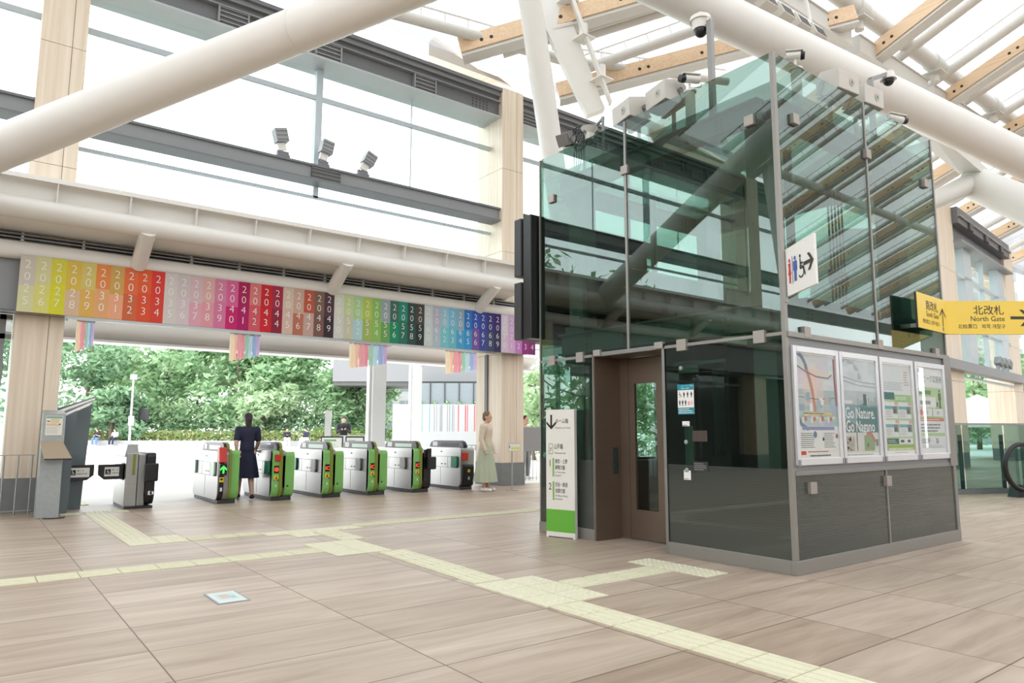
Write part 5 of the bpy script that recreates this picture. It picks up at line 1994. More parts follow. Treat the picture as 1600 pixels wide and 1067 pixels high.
        b.build('key_hole', 'dark', t)
    if kind == 'stop':
        MB().box2((x0 + 0.03, y0 - 0.055, 0.68), (x0 + 0.13, y0 + 0.05, 0.80)).build('card_reader', 'red', t, bevel=0.015)
        b = MB()
        for yy in (0.40, 0.52):
            b.box2((hx0 - 0.004, y0 + yy, 0.965), (hx0 + 0.002, y0 + yy + 0.06, 0.98))
        b.build('status_led', 'lit_blue', hood)
    if kind == 'mixed':
        b = MB()
        b.box2((x0 + 0.26, y0 - 0.10, 0.45), (x0 + W + 0.06, y0 + 0.12, 0.70))
        b.tube((x0 + 0.34, y0 + 0.0, 0.70), (x0 + 0.34, y0 + 0.0, 0.86), 0.05, n=16)
        b.build('return_reader', 'black', t, bevel=0.02)
    if kind == 'arrow':
        MB().box2((x0 + 0.005, y0 - 0.06, 0.47), (x0 + 0.12, y0 + 0.06, 0.665)).build('arrow_display', 'black', t, bevel=0.01)
        b = MB()
        arrow(b, (x0 + 0.0625, y0 - 0.061, 0.567), X, Z, 0, 0, 0.13, math.pi / 2, None, 0, 0.001, 0.22)
        b.build('arrow_symbol', 'lit_green', t)
        b = MB()
        b.prism([(x0 - 0.002, y0 - 0.05, 0.68), (x0 - 0.002, y0 + 0.12, 0.68), (x0 - 0.002, y0 + 0.12, 0.93), (x0 - 0.002, y0 + 0.0, 0.93)], (0.12, 0, 0))
        b.build('card_reader', 'red', t, bevel=0.01)
        b = MB()
        o = Vector((x0 + 0.012, y0 - 0.025, 0.345))
        b.box2((x0 + 0.015, y0 - 0.028, 0.36), (x0 + 0.083, y0 - 0.015, 0.44), 0, lin((226, 196, 40)))
        b.rect((x0 + 0.015, y0 - 0.028, 0.36), X, Z, 0.012, 0.03, 0.055, 0.06, INK, 0, 0.001)
        b.build('front_sticker', 'signface', t)
        b = MB()
        b.rect((x0 + 0.048, y0 - 0.021, 0.24), X, Z, -0.018, -0.03, 0.018, 0.03, lin((214, 214, 214)), 0, 0.001)
        b.build('number_tag', 'signface', t)
    if kind == 'far':
        MB().box2((x0 + 0.03, y0 - 0.03, 0.60), (x0 + 0.16, y0 + 0.08, 0.76)).build('card_reader', 'red', t, bevel=0.015)
        b = MB()
        b.rect((x0 + 0.17, y0 - 0.032, 0.30), X, Z, -0.03, 0.06, 0.03, 0.12, lin((214, 186, 50)), 0, 0.001)
        b.rect((x0 + 0.17, y0 - 0.032, 0.24), X, Z, -0.018, -0.03, 0.018, 0.03, lin((200, 200, 200)), 0, 0.001)
        b.build('number_tag', 'signface', t)
    return t


gate(3.39, 'ticket gate with a red block and lit green arrow, leftmost of the six', 'arrow')
gate(4.285, 'green-fronted ticket gate showing a round red stop symbol', 'stop')
gate(5.215, 'green-fronted ticket gate showing IC, just right of the red stop gate', 'ic')
gate(6.115, 'green-fronted ticket gate showing IC, in the middle of the three IC gates', 'ic')
gate(7.085, 'ticket gate showing IC with a black right side module', 'mixed')
gate(8.20, 'silver ticket gate with black front, rightmost beside the clad column', 'far')


# wide wheelchair gate: silver cabinet with a black reader side
def wheel_flap(par, x0, x1, tipleft):
    y = 12.62
    b = MB()
    if tipleft:
        P = [(x1, 0.46), (x1, 0.69), (x0, 0.685), (x0 + 0.005, 0.53), (x0 + 0.09, 0.455)]
    else:
        P = [(x0, 0.44), (x0, 0.685), (x1, 0.69), (x1, 0.53), (x1 - 0.09, 0.455)]
    b.prism([(x, y, z) for x, z in P], (0, 0.03, 0))
    f = b.build('flap_door', 'black', par, bevel=0.004)
    b = MB()
    o = Vector((0, y, 0))
    xa, xb = (x0 + 0.09, x1 - 0.08) if tipleft else (x0 + 0.05, x1 - 0.06)
    b.rect(o, X, Z, xa, 0.505, xb, 0.645, lin((222, 222, 218)), 0, 0.002)
    b.rect(o, X, Z, xa + 0.01, 0.535, xa + 0.085, 0.615, INK, 0, 0.003)
    wheelchair(b, o, X, Z, xa + 0.047, 0.577, 0.068, WHITE, 0, 0.004)
    write(b, '車いす', o, X, Z, xa + 0.10, 0.59, 0.032, INK, 0, 'l', 0, 0.003)
    write(b, '自動改札機', o, X, Z, xa + 0.10, 0.545, 0.028, INK, 0, 'l', 0, 0.003)
    b.build('flap_sticker', 'signface', f)


t = thing('wide_gate', 'silver wide gate cabinet with wheelchair flap and black reader side', 'ticket gate', (2.3, 12.9, 0))
MB().box2((2.03, 12.50, 0), (2.43, 13.5, 0.04)).build('gate_base', 'dark', t)
MB().box2((2.02, 12.48, 0.04), (2.19, 13.5, 0.86)).build('gate_body', 'steel', t, bevel=0.012)
b = MB()
b.prism([(2.0, 12.52, 0.80), (2.2, 12.52, 0.80), (2.18, 12.56, 0.99), (2.04, 12.56, 0.99)], (0, 0.9, 0))
b.build('gate_top', 'steel2', t, bevel=0.01)
MB().box2((2.19, 12.46, 0.04), (2.30, 13.5, 0.84)).build('gate_body', 'steel2', t, bevel=0.02)
MB().box2((2.11, 12.474, 0.52), (2.15, 12.482, 0.84)).build('caution_tape', 'olive', t)
b = MB()
b.prism([(2.30, y, z) for y, z in gprofile(12.42, 13.4, 0.86, 0.06, 0.2, 0.06)], (0.13, 0, 0))
b.build('reader_side', 'black', t, bevel=0.01)
MB().box2((2.28, 12.34, 0.42), (2.46, 12.56, 0.70)).build('reader_module', 'black', t, bevel=0.02)
b = MB()
b.rect((2.365, 12.418, 0.24), X, Z, -0.028, -0.03, 0.028, 0.03, lin((226, 226, 226)), 0, 0.002)
b.flat((2.365, 12.418, 0.24), X, Z, circle(0.028, 0, 0.03, 14), lin((226, 226, 226)), 0, 0.002)
b.build('number_tag', 'signface', t)
MB().box2((2.005, 12.62, 0.44), (2.03, 12.82, 0.70)).build('flap_slot', 'dark', t)
wheel_flap(t, 1.66, 2.03, True)
t = thing('flap_post', 'slim white gate post with wheelchair flap beside the galvanised kiosk', 'ticket gate', (1.18, 12.9, 0))
MB().box2((1.13, 12.50, 0), (1.21, 13.5, 0.03)).build('post_base', 'black', t)
MB().box2((1.12, 12.48, 0.03), (1.22, 13.5, 0.88)).build('post_body', 'white2', t, bevel=0.01)
MB().box2((1.165, 12.474, 0.55), (1.195, 12.482, 0.84)).build('caution_tape', 'olive', t)
wheel_flap(t, 1.235, 1.61, False)

# galvanised intercom kiosk
t = thing('intercom_kiosk', 'galvanised intercom kiosk with sloping ledge beside the left clad column', 'kiosk', (0.98, 11.95, 0))
b = MB()
b.prism([(0.855, 11.88, 0), (0.86, 12.35, 0), (0.86, 12.35, 1.50), (0.85, 11.90, 1.44)], (0.27, 0, 0))
b.build('kiosk_body', 'galv', t, bevel=0.006)
b = MB()
b.prism([(0.83, 11.88, 1.06), (1.10, 11.88, 1.06), (1.20, 11.60, 0.83), (0.88, 11.60, 0.83)], (0, -0.003, -0.018))
b.build('kiosk_ledge', 'beige', t, bevel=0.002)
b = MB()
b.tube((0.88, 11.60, 0.815), (1.20, 11.60, 0.815), 0.010, n=8)
for x in (0.90, 1.17):
    b.ball((x, 11.585, 0.815), 0.012, 8, 6)
b.build('ledge_rail', 'dark', t)
b = MB()
o = Vector((0.885, 11.893, 1.14))
b.rect(o, X, Z, 0, 0, 0.20, 0.27, lin((228, 226, 214)), 0, 0.002)
b.rect(o, X, Z, 0.005, 0.235, 0.195, 0.262, lin((130, 168, 156)), 0, 0.003)
bars(b, o, X, Z, 0.06, 0.17, 0.19, 0.23, 3, lin((212, 186, 92)), 0.6, 0, 0.003, 3)
bars(b, o, X, Z, 0.01, 0.13, 0.17, 0.165, 2, lin((218, 160, 120)), 0.6, 0, 0.003, 4)
bars(b, o, X, Z, 0.01, 0.02, 0.19, 0.12, 5, lin((190, 190, 184)), 0.4, 0, 0.003, 5)
b.rect(o, X, Z, 0.012, 0.185, 0.05, 0.20, lin((96, 100, 104)), 0, 0.003)
b.flat(o, X, Z, circle(0.165, 0.15, 0.014, 12), lin((120, 116, 108)), 0, 0.003)
b.build('notice_sheet', 'signface', t)
b = MB()
for i in range(14):
    b.box2((1.124, 11.93, 1.02 + i * 0.028), (1.128, 11.98, 1.034 + i * 0.028))
b.build('vent_slot', 'black', t)
b = MB()
b.path([(0.93 + 0.13 * (1 + math.cos(a * 0.5)), 11.80 - 0.10 * abs(math.sin(a * 0.5)), 0.012) for a in range(0, 8)], 0.008, 6)
b.build('floor_cable', 'dark', t)
# slate fin screen behind the kiosk
t = thing('fin_screen', 'dark slate screen with white sloping fins behind the kiosk', 'screen', (1.35, 12.6, 0.7))
b = MB()
b.prism([(1.13, 12.36, 0.0), (1.27, 12.36, 0.0), (1.30, 12.36, 1.50), (1.13, 12.36, 1.40)], (0, 0.06, 0))
b.prism([(1.27, 12.95, 0.0), (1.50, 12.95, 0.0), (1.56, 12.95, 1.62), (1.27, 12.95, 1.46)], (0, 0.05, 0))
b.box2((1.30, 13.01, 0.0), (1.48, 13.5, 1.5))
b.build('screen_panel', 'slate', t)
b = MB()
for i in range(4):
    y = 12.40 + i * 0.26
    b.prism([(1.13, y, 1.40 + 0.04 * i), (1.13, y + 0.12, 1.42 + 0.04 * i), (1.50 + 0.05 * i, y + 0.12, 1.62 + 0.04 * i), (1.46 + 0.05 * i, y, 1.58 + 0.04 * i)], (0, 0, 0.02), 0 if i % 2 == 0 else 1)
b.build('screen_fin', ['white2', 'slate'], t)


def fence(name, label, x0, x1, y, n, h=0.85, r=0.011):
    t = thing(name, label, 'fence', ((x0 + x1) / 2, y, 0), 'steel railings beside the gate line')
    b = MB()
    b.bar((x0, y, h), (x1, y, h), 0.035, 0.012)
    b.bar((x0, y, 0.06), (x1, y, 0.06), 0.035, 0.012)
    b.build('top_rail', 'rail', t)
    b = MB()
    for i in range(n):
        x = x0 + 0.03 + (x1 - x0 - 0.06) * i / (n - 1)
        b.tube((x, y, 0.0), (x, y, h), r, n=8)
    b.build('baluster', 'rail', t)


fence('railing', 'steel railing in front of the left clad column', -2.6, 0.84, 12.58, 21)
fence('railing', 'steel railing between the right clad column and the lift tower', 9.2, 18.4, 13.95, 80, 0.88, 0.009)
t = thing('post_sign', 'small notice on a thin steel post beside the right clad column', 'sign', (8.98, 11.75, 0))
b = MB()
b.tube((8.98, 11.75, 0), (8.98, 11.75, 0.80), 0.014, n=10)
b.tube((8.98, 11.75, 0), (8.98, 11.75, 0.012), 0.13, n=24)
b.build('sign_post', 'rail', t)
b = MB()
o = Vector((8.87, 11.735, 0.80))
r = Vector((0.93, -0.37, 0)).normalized()
b.prism([o, o + r * 0.26, o + r * 0.26 + Z * 0.17, o + Z * 0.17], r.cross(Z) * -0.012, 0, lin((196, 196, 190)))
b.rect(o, r, Z, 0.01, 0.01, 0.25, 0.15, lin((232, 232, 226)), 0, 0.002)
b.rect(o, r, Z, 0.06, 0.035, 0.24, 0.085, lin((222, 222, 120)), 0, 0.003)
b.rect(o, r, Z, 0.02, 0.06, 0.035, 0.12, INK, 0, 0.003)
b.build('sign_plate', 'signface', t)
# noticeboard seen outside, left of the tower
t = thing('notice_stand', 'white information panel on legs just left of the lift tower edge', 'sign', (10.35, 12.9, 0))
b = MB()
b.prism([(10.15, 12.95, 0.75), (10.75, 12.75, 0.75), (10.70, 12.73, 1.30), (10.10, 12.93, 1.30)], (0.01, 0.03, 0))
b.build('stand_panel', 'bldg', t)
b = MB()
b.tube((10.25, 12.95, 0), (10.25, 12.95, 0.8), 0.015, n=8)
b.tube((10.65, 12.82, 0), (10.65, 12.82, 0.8), 0.015, n=8)
b.build('stand_leg', 'rail', t)

# =================================================================== SPOTLIGHTS
for i, (x, z, tilt, lab) in enumerate(((4.42, 6.39, 0.25, 'grey spotlight on the lower girder, left of the window mullion'), (5.22, 6.39, -0.18, 'grey spotlight on the lower girder, just right of the window mullion'), (6.08, 6.39, -0.42, 'most tilted grey spotlight on the lower girder'))):
    t = thing('spotlight', lab, 'spotlight', (x, 13.02, z), 'spotlights on the lower facade girder')
    b = MB()
    b.box2((x - 0.12, 12.96, z), (x + 0.12, 13.12, z + 0.06))
    b.box2((x - 0.11, 13.0, z + 0.06), (x + 0.11, 13.08, z + 0.13))
    b.build('spotlight_base', 'grey', t, bevel=0.006)
    Rm = Matrix.Rotation(-tilt, 3, 'Y')
    c = Vector((x, 13.04, z + 0.13))
    b = MB()
    b.box(c + Rm @ Vector((0, 0, 0.09)), (0.16, 0.05, 0.14), 0, None, Rm)
    b.build('spotlight_yoke', 'camw', t)
    b = MB()
    b.box(c + Rm @ Vector((0.02, 0, 0.30)), (0.24, 0.20, 0.26), 0, None, Rm)
    for q in range(3):
        b.box(c + Rm @ Vector((0.02, -0.102, 0.21 + q * 0.08)), (0.22, 0.02, 0.012), 1, None, Rm)
    b.build('spotlight_head', ['midgrey', 'grey'], t, bevel=0.01)

for i in range(5):
    x = 10.75 + i * 0.58
    nm = ['first from the left', 'second from the left', 'third from the left', 'fourth from the left', 'last on the right'][i]
    t = thing('floodlight', 'white louvred floodlight hung under the roof above the big pipe, ' + nm, 'light', (x, 7.0, 9.2), 'floodlights hung under the roof')
    b = MB()
    Rm = Matrix.Rotation(math.radians(-22), 3, 'X')
    b.box((x, 7.0, 9.2), (0.40, 0.22, 0.30), 0, None, Rm)
    b.build('lamp_body', 'spk', t, bevel=0.01)
    b = MB()
    for q in range(6):
        b.box(Vector((x, 7.0, 9.2)) + Rm @ Vector((-0.15 + q * 0.06, -0.112, -0.02)), (0.022, 0.012, 0.22), 0, None, Rm)
    b.build('lamp_louver', 'dark', t)
    b = MB()
    b.bar((x - 0.1, 7.05, 9.33), (x - 0.1, 7.35, 9.72), 0.03, 0.03)
    b.bar((x + 0.1, 7.05, 9.33), (x + 0.1, 7.35, 9.72), 0.03, 0.03)
    b.path([(x, 7.1, 9.3), (x - 0.1, 7.2, 9.12), (x - 0.25, 7.2, 9.2), (x - 0.3, 7.3, 9.5), (x - 0.3, 7.35, 9.72)], 0.012, 6)
    b.build('lamp_bracket', 'white', t)
b = MB()
b.bar((10.2, 7.36, 9.75), (13.8, 7.36, 9.75), 0.12, 0.08)
for x in (10.4, 12.0, 13.6):
    b.bar((x, 7.36, 9.75), (x, 7.62, rz(7.62) + 0.4), 0.05, 0.05, upv=(1, 0, 0))
struct(b, 'light_rail', 'white', 'white rail carrying the floodlights', 'rail')
for i in range(3):
    p = RT((5.6 + i * 0.75, 12.75, 3.62))
    t = thing('spotlight', 'small grey spotlight on the far girder right of the tower, ' + ['left', 'middle', 'right'][i] + ' of three', 'spotlight', p, 'spotlights on the far girder')
    b = MB()
    b.bar(p, p + Vector((0.1, 0, 0.22)), 0.10, 0.10)
    b.build('spotlight_base', 'midgrey', t)
    MB().box(p + Vector((0.18, 0, 0.36)), (0.34, 0.25, 0.30), 0, None, Matrix.Rotation(0.5, 3, 'Y')).build('spotlight_head', 'midgrey', t, bevel=0.02)

# =================================================================== ESCALATOR END AND BALUSTRADE, RIGHT
t = thing('glass_balustrade', 'green glass balustrade with steel posts right of the lift tower', 'balustrade', (15.5, 5.6, 0))
A, C = Vector((12.6, 6.95, 0)), Vector((20.5, 3.9, 0))
b = MB()
b.prism([A, C, C + Z * 0.10, A + Z * 0.10], Vector((0.06, 0.15, 0)))
b.build('balustrade_base', 'darkbase', t)
d = (C - A).normalized()
n = 8
for i in range(n):
    p, q = A + d * ((C - A).length * i / n + 0.02), A + d * ((C - A).length * (i + 1) / n - 0.02)
    b = MB()
    b.prism([p + Z * 0.1, q + Z * 0.1, q + Z * 1.35, p + Z * 1.35], Vector((0.006, 0.015, 0)))
    b.build('balustrade_glass', 'bal_glass', t)
for i in range(n + 1):
    p = A + d * ((C - A).length * i / n) + Vector((0.02, 0.06, 0))
    MB().box2(p - Vector((0.03, 0.03, 0)), p + Vector((0.03, 0.03, 1.15))).build('balustrade_post', 'slate', t)
b = MB()
b.bar(A + Z * 1.36, C + Z * 1.36, 0.05, 0.04)
b.build('balustrade_rail', 'rail', t)
t = thing('escalator_end', 'rounded black escalator handrail end with glass side at the right edge', 'escalator', (15.9, 4.75, 0))
e0 = Vector((15.35, 5.05, 0))
ed = Vector((0.93, -0.36, 0)).normalized()
b = MB()
pts = []
for i in range(15):
    a = math.pi * 1.5 - i * math.pi / 14
    pts.append(e0 + ed * (0.42 + 0.42 * math.cos(a)) + Z * (0.56 + 0.42 * math.sin(a)))
pts = [e0 + ed * 1.2 + Z * 0.14] + pts + [e0 + ed * 4 + Z * 0.98]
b.path(pts, 0.045, 8)
b.build('handrail', 'black', t)
b = MB()
b.flat(e0 + Vector((0.02, 0.06, 0)), ed, Z, [(0.42 + 0.40 * math.cos(math.pi * 1.5 - i * math.pi / 14), 0.56 + 0.40 * math.sin(math.pi * 1.5 - i * math.pi / 14)) for i in range(15)][::-1] + [(4, 0.16)][:0] + [], None)
b.prism([e0 + ed * 0.42 + Z * 0.16, e0 + ed * 4 + Z * 0.16, e0 + ed * 4 + Z * 0.95, e0 + ed * 0.42 + Z * 0.95], Vector((0.004, 0.012, 0)))
b.build('side_glass', 'bal_glass', t)
b = MB()
b.prism([e0 + ed * 0.25, e0 + ed * 4, e0 + ed * 4 + Z * 0.18, e0 + ed * 0.35 + Z * 0.22], Vector((0.08, 0.2, 0)))
b.build('escalator_skirt', 'black', t)
b = MB()
o = e0 + ed * 0.45 + Vector((-0.01, -0.03, 0.35))
b.rect(o, ed, Z, 0, 0, 0.16, 0.40, lin((232, 232, 234)), 0, 0.002)
for i in range(2):
    for j in range(4):
        b.rect(o, ed, Z, 0.02 + i * 0.07, 0.05 + j * 0.085, 0.07 + i * 0.07, 0.12 + j * 0.085, lin((120, 126, 150) if j % 2 else (190, 120, 120)), 0, 0.003)
b.build('safety_notice', 'signface', t)

# =================================================================== OUTSIDE
# rainbow banner bundles under the plaza canopy
cols6 = [(255, 242, 214), (255, 220, 196), (255, 196, 206), (248, 178, 188), (196, 238, 216), (212, 238, 250), (190, 210, 244), (228, 200, 232)]
for i, (x0, x1, lab) in enumerate(((1.50, 1.80, 'beside the left clad column'), (4.28, 4.92, 'second from the left clad column'), (6.98, 7.98, 'in front of the white canopy column'), (9.62, 10.62, 'beside the right clad column'))):
    t = thing('rainbow_bunting', 'rainbow bundle of hanging cloth strips ' + lab, 'bunting', ((x0 + x1) / 2, 15.4, 2.6), 'rainbow bundles under the plaza canopy')
    n = len(cols6)
    for k in range(n):
        xa = x0 + (x1 - x0) * k / n
        w = (x1 - x0) / n
        zb = 2.66 + 0.02 * k
        b = MB()
        m_ = 7
        pr = [(xa + w * q / (m_ - 1), 15.4 - math.sin(math.pi * q / (m_ - 1)) * w * 0.6 + 0.04 * (k % 2)) for q in range(m_)]
        for q in range(m_ - 1):
            (xq, yq), (xr2, yr) = pr[q], pr[q + 1]
            b.add([(xq, yq, zb), (xr2, yr, zb), (xr2, yr, 3.24), (xq, yq, 3.24)], [(0, 1, 2, 3)], 0, lin(cols6[k]), True)
        b.build('cloth_strip', 'leaf', t)
    MB().tube((x0, 15.4, 3.25), (x1, 15.4, 3.25), 0.02, n=8).build('hanging_rod', 'rail', t)


def leaves(b, c, rad, n, rng, size, tints):
    for _ in range(n):
        v = Vector((rng.gauss(0, 1), rng.gauss(0, 1), rng.gauss(0, 1))).normalized()
        k = rng.random() ** 0.45
        p = Vector(c) + Vector((v.x * rad[0], v.y * rad[1], v.z * rad[2])) * k
        a = Vector((rng.uniform(-1, 1), rng.uniform(-1, 1), rng.uniform(-0.7, 0.7))).normalized()
        q = a.cross(Vector((rng.uniform(-1, 1), rng.uniform(-1, 1), rng.uniform(-1, 1)))).normalized()
        s = size * rng.uniform(0.6, 1.4)
        c_ = lin(rng.choice(tints))
        b.quad(p - a * s - q * s * 0.1, p + q * s * 0.42, p + a * s, p - q * s * 0.42, 0, c_)


TINT = [[(164, 196, 150), (142, 178, 132), (184, 210, 170), (122, 158, 118)], [(180, 206, 164), (198, 218, 182), (156, 186, 144), (210, 226, 192)], [(138, 172, 136), (156, 188, 150), (116, 150, 116)]]


def tree(x, y, h, cr, label, seed, kind=0, leaf=0.26, n=3000, trunk=0.18, base=0.16):
    rng = random.Random(seed)
    t = thing('tree', label, 'tree', (x, y, 0), 'trees beyond the plaza')
    b = MB()
    top = Vector((x + rng.uniform(-.4, .4), y, h * 0.8))
    b.path([(x, y, 0), (x + rng.uniform(-.2, .2), y, h * 0.3), (x + rng.uniform(-.3, .3), y, h * 0.55), top], [trunk, trunk * 0.8, trunk * 0.55, trunk * 0.2], 8)
    br = []
    for k in range(7):
        z = h * rng.uniform(0.3, 0.75)
        a = rng.uniform(0, 2 * math.pi)
        L = cr * rng.uniform(0.5, 0.95)
        e = Vector((x + L * math.cos(a), y + L * math.sin(a), z + L * 0.5))
        b.path([(x, y, z), ((x + e.x) / 2, (y + e.y) / 2, z + L * 0.15), e], [trunk * 0.35, trunk * 0.25, trunk * 0.1], 6)
        br.append(e)
    b.build('trunk', 'bark', t)
    b = MB()
    cl = br + [top] + [Vector((x + rng.uniform(-cr, cr) * 0.7, y + rng.uniform(-cr, cr) * 0.7, h * rng.uniform(base, 0.95))) for _ in range(16)]
    for c in cl:
        rr = cr * rng.uniform(0.32, 0.55)
        leaves(b, c, (rr, rr, rr * 0.7), n // len(cl), rng, leaf, TINT[kind])
    b.build('foliage', 'leaf', t)


TREES = [(2.0, 78, 13, 4.6, 'tree partly behind the left clad column', 2), (8.6, 75, 13, 4.4, 'dark green tree just right of the left clad column', 2), (12.4, 79, 11, 4.2, 'pale tree behind the dark tree on the left', 1),
         (14.8, 74, 12.5, 4.8, 'broad green tree behind the thin lamp post', 0), (17.9, 75, 12.0, 4.0, 'tall tree behind the leftmost ticket gate', 1), (19.6, 68, 11.5, 4.2, 'tree above the second ticket gate, bare stems showing', 0),
         (23.4, 73.4, 12.5, 4.6, 'tree behind the third ticket gate', 1), (24.0, 66.0, 11.0, 4.2, 'dense green tree above the green IC gates', 0), (27.4, 67.9, 12.0, 4.4, 'large tree left of the white canopy column', 0),
         (28.9, 61.5, 8.5, 3.0, 'lower leafy tree right beside the white canopy column', 0), (9.8, 68.5, 5.0, 2.2, 'small tree low on the left in front of the dark tree', 2), (21.2, 64.5, 5.5, 2.6, 'small bushy tree low behind the second gate', 1)]
for i, (x, y, h, cr, lab, kind) in enumerate(TREES):
    tree(x, y, h, cr, lab, 100 + i, kind, 0.30, 4200)
tree(25.6, 33.5, 5.0, 1.35, 'yellow-green tree in front of the striped hoarding near the right column', 140, 1, 0.20, 2600, 0.12)
tree(19.2, 23.6, 4.4, 1.6, 'bright green tree seen between right column and tower', 141, 1, 0.13, 3000, 0.09, 0.05)
tree(22.3, 26.1, 4.6, 1.7, 'green tree mostly hidden behind the left edge of the glass tower', 142, 0, 0.14, 2600, 0.09, 0.05)
tree(56.7, 20.1, 7.5, 3.4, 'green tree behind the far window right of the tower', 143, 0, 0.26, 3000)
tree(63.0, 21.0, 6.5, 3.0, 'tree further right behind the far window', 144, 1, 0.26, 2400)
tree(-13.0, 26.0, 9.0, 4.8, 'added green tree out of view, mirrored as dark leaves in the tower left glass', 160, 0, 0.28, 4000, 0.15, 0.05)  # unseen tree added so the pane does not mirror white sky
tree(24.5, 23.2, 5.0, 2.2, 'green tree seen through the lift door window, nearer one', 170, 0, 0.16, 3000, 0.1, 0.05)
tree(29.5, 27.5, 6.0, 2.6, 'green tree seen through the lift door window, farther one', 171, 1, 0.18, 3000, 0.1, 0.05)
# clipped hedge along the plaza
b = MB()
rng = random.Random(8)
for k in range(60):
    f = k / 59
    leaves(b, (7.6 + f * 19.0, 72.2 - f * 15.5, 0.75), (0.7, 0.6, 0.55), 110, rng, 0.15, [(150, 172, 108), (128, 158, 96), (170, 184, 126), (176, 160, 110)])
for k in range(20):
    f = k / 19
    leaves(b, (24.5 + f * 7, 60.5 - f * 4.0, 0.9), (0.8, 0.6, 0.7), 90, rng, 0.16, [(140, 180, 110), (118, 156, 92)])
o = b.build('hedge', 'leaf')
b = MB()
for k in range(70):
    f = k / 69
    leaves(b, (5.5 + f * 25.0, 77.5 - f * 18.5, 2.3 + 0.5 * math.sin(k * 2.1)), (1.2, 0.9, 1.7), 150, rng, 0.24, TINT[k % 3])
o2 = b.build('shrubbery', 'leaf')
tag(o2, 'leafy undergrowth filling the ground below the plaza trees', 'shrubs')
o2['kind'] = 'stuff'
tag(o, 'low yellow-green hedge along the back of the white plaza', 'hedge')
o['kind'] = 'stuff'
b = MB()
b.prism([(4.0, 71.5, 0), (26.8, 50.5, 0), (27.1, 50.9, 0), (4.3, 71.9, 0)], (0, 0, 0.42))
solo(b, 'seat_wall', 'long low white seat wall across the plaza below the hedge', 'bench', 'bldg')

t = thing('lamp_post', 'thin grey plaza lamp post with small head in front of the trees', 'lamp post', (10.5, 64.2, 0))
MB().tube((10.5, 64.2, 0), (10.5, 64.2, 5.4), 0.11, 0.08, n=12).build('lamp_pole', 'rail', t)
MB().box2((10.25, 64.1, 5.3), (10.75, 64.4, 5.75)).build('lamp_head', 'rail', t, bevel=0.03)
MB().box2((10.3, 64.0, 1.6), (10.7, 64.15, 2.4)).build('notice_box', 'bldg', t)
b = MB()
b.prism([(11.6, 67.6, 2.0), (12.3, 67.0, 2.0), (12.3, 67.0, 3.0), (11.9, 67.3, 3.1), (11.6, 67.6, 3.1)], (0.05, 0.1, 0))
b.tube((11.65, 67.6, 0), (11.65, 67.6, 2.2), 0.05, n=8)
solo(b, 'dark_sign', 'dark slanted sign panel in the trees right of the lamp post', 'sign', 'black')

# white building, overhang, hoarding
Dv = Vector((0.795, -0.607, 0))
Fv = Vector((0.607, 0.795, 0))


def block(p, w, d, z0, z1, m=0, b=None, col=None):
    b = b or MB()
    p = Vector(p)
    b.prism([p + Z * z0, p + Dv * w + Z * z0, p + Dv * w + Fv * d + Z * z0, p + Fv * d + Z * z0], (0, 0, z1 - z0), m, col)
    return b


t = thing('apartment_block', 'white rendered building with small dark windows behind the canopy column', 'building', (36, 74, 0))
block((33.0, 76.2, 0), 10.5, 8, 0, 9.8).build('wall', 'bldg', t)
P0 = Vector((33.0, 76.2, 0)) - Fv * 0.06
for i in range(4):
    for j in range(5):
        x = 0.9 + j * 2.15
        z = 1.2 + i * 2.3
        b = MB()
        p = P0 + Dv * x
        b.prism([p + Z * z, p + Dv * 1.3 + Z * z, p + Dv * 1.3 + Z * (z + 1.1), p + Z * (z + 1.1)], -Fv * 0.04)
        b.build('window', 'winpane', t)
        if (i + j) % 2 == 0:
            b = MB()
            b.prism([p + Dv * 0.62 + Z * z, p + Dv * 0.68 + Z * z, p + Dv * 0.68 + Z * (z + 1.1), p + Dv * 0.62 + Z * (z + 1.1)], -Fv * 0.06)
            b.build('window_bar', 'bldg', t)
t = thing('station_overhang', 'long pale overhang with dark underside across the plaza above the white building', 'building', (28, 52, 5))
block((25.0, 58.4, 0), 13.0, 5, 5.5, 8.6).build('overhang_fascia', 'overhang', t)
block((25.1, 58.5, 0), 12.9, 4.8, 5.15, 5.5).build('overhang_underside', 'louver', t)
t = thing('glass_building', 'glass-fronted storey with plants above the striped hoarding', 'building', (31, 50, 0))
block((29.6, 52.0, 0), 8.5, 5, 2.6, 5.2).build('storey_wall', 'winpane', t)
for i in range(7):
    block(Vector((29.6, 52.0, 0)) + Dv * (i * 1.2) - Fv * 0.1, 0.08, 0.1, 2.6, 5.2).build('mullion', 'dark', t)
b = MB()
for i in range(5):
    leaves(b, Vector((29.9, 51.6, 0)) + Dv * (i * 1.1) + Z * 3.2, (0.4, 0.4, 0.5), 120, rng, 0.14, TINT[0])
b.build('planting', 'leaf', t)
t = thing('hoarding', 'white construction hoarding with thin cyan and red stripes', 'hoarding', (24, 39, 0))
block((21.9, 41.4, 0), 9.0, 0.15, 0, 2.95).build('hoarding_panel', 'bldg', t)
b = MB()
rng = random.Random(3)
for k in range(46):
    x = rng.uniform(0.9, 8.4)
    f = (x - 0.9) / 7.5
    c = (40, 140, 158) if f < 0.22 else ((120, 122, 124) if f < 0.42 else ((196, 36, 52) if f < 0.68 else (206, 150, 120)))
    w = rng.uniform(0.015, 0.05)
    p = Vector((21.9, 41.4, 0)) + Dv * x - Fv * 0.012
    b.add([p + Z * 1.2, p + Dv * w + Z * 1.2, p + Dv * w + Z * 2.9, p + Z * 2.9], [(0, 1, 2, 3)], 0, lin(c))
b.build('hoarding_stripe', 'paint', t)
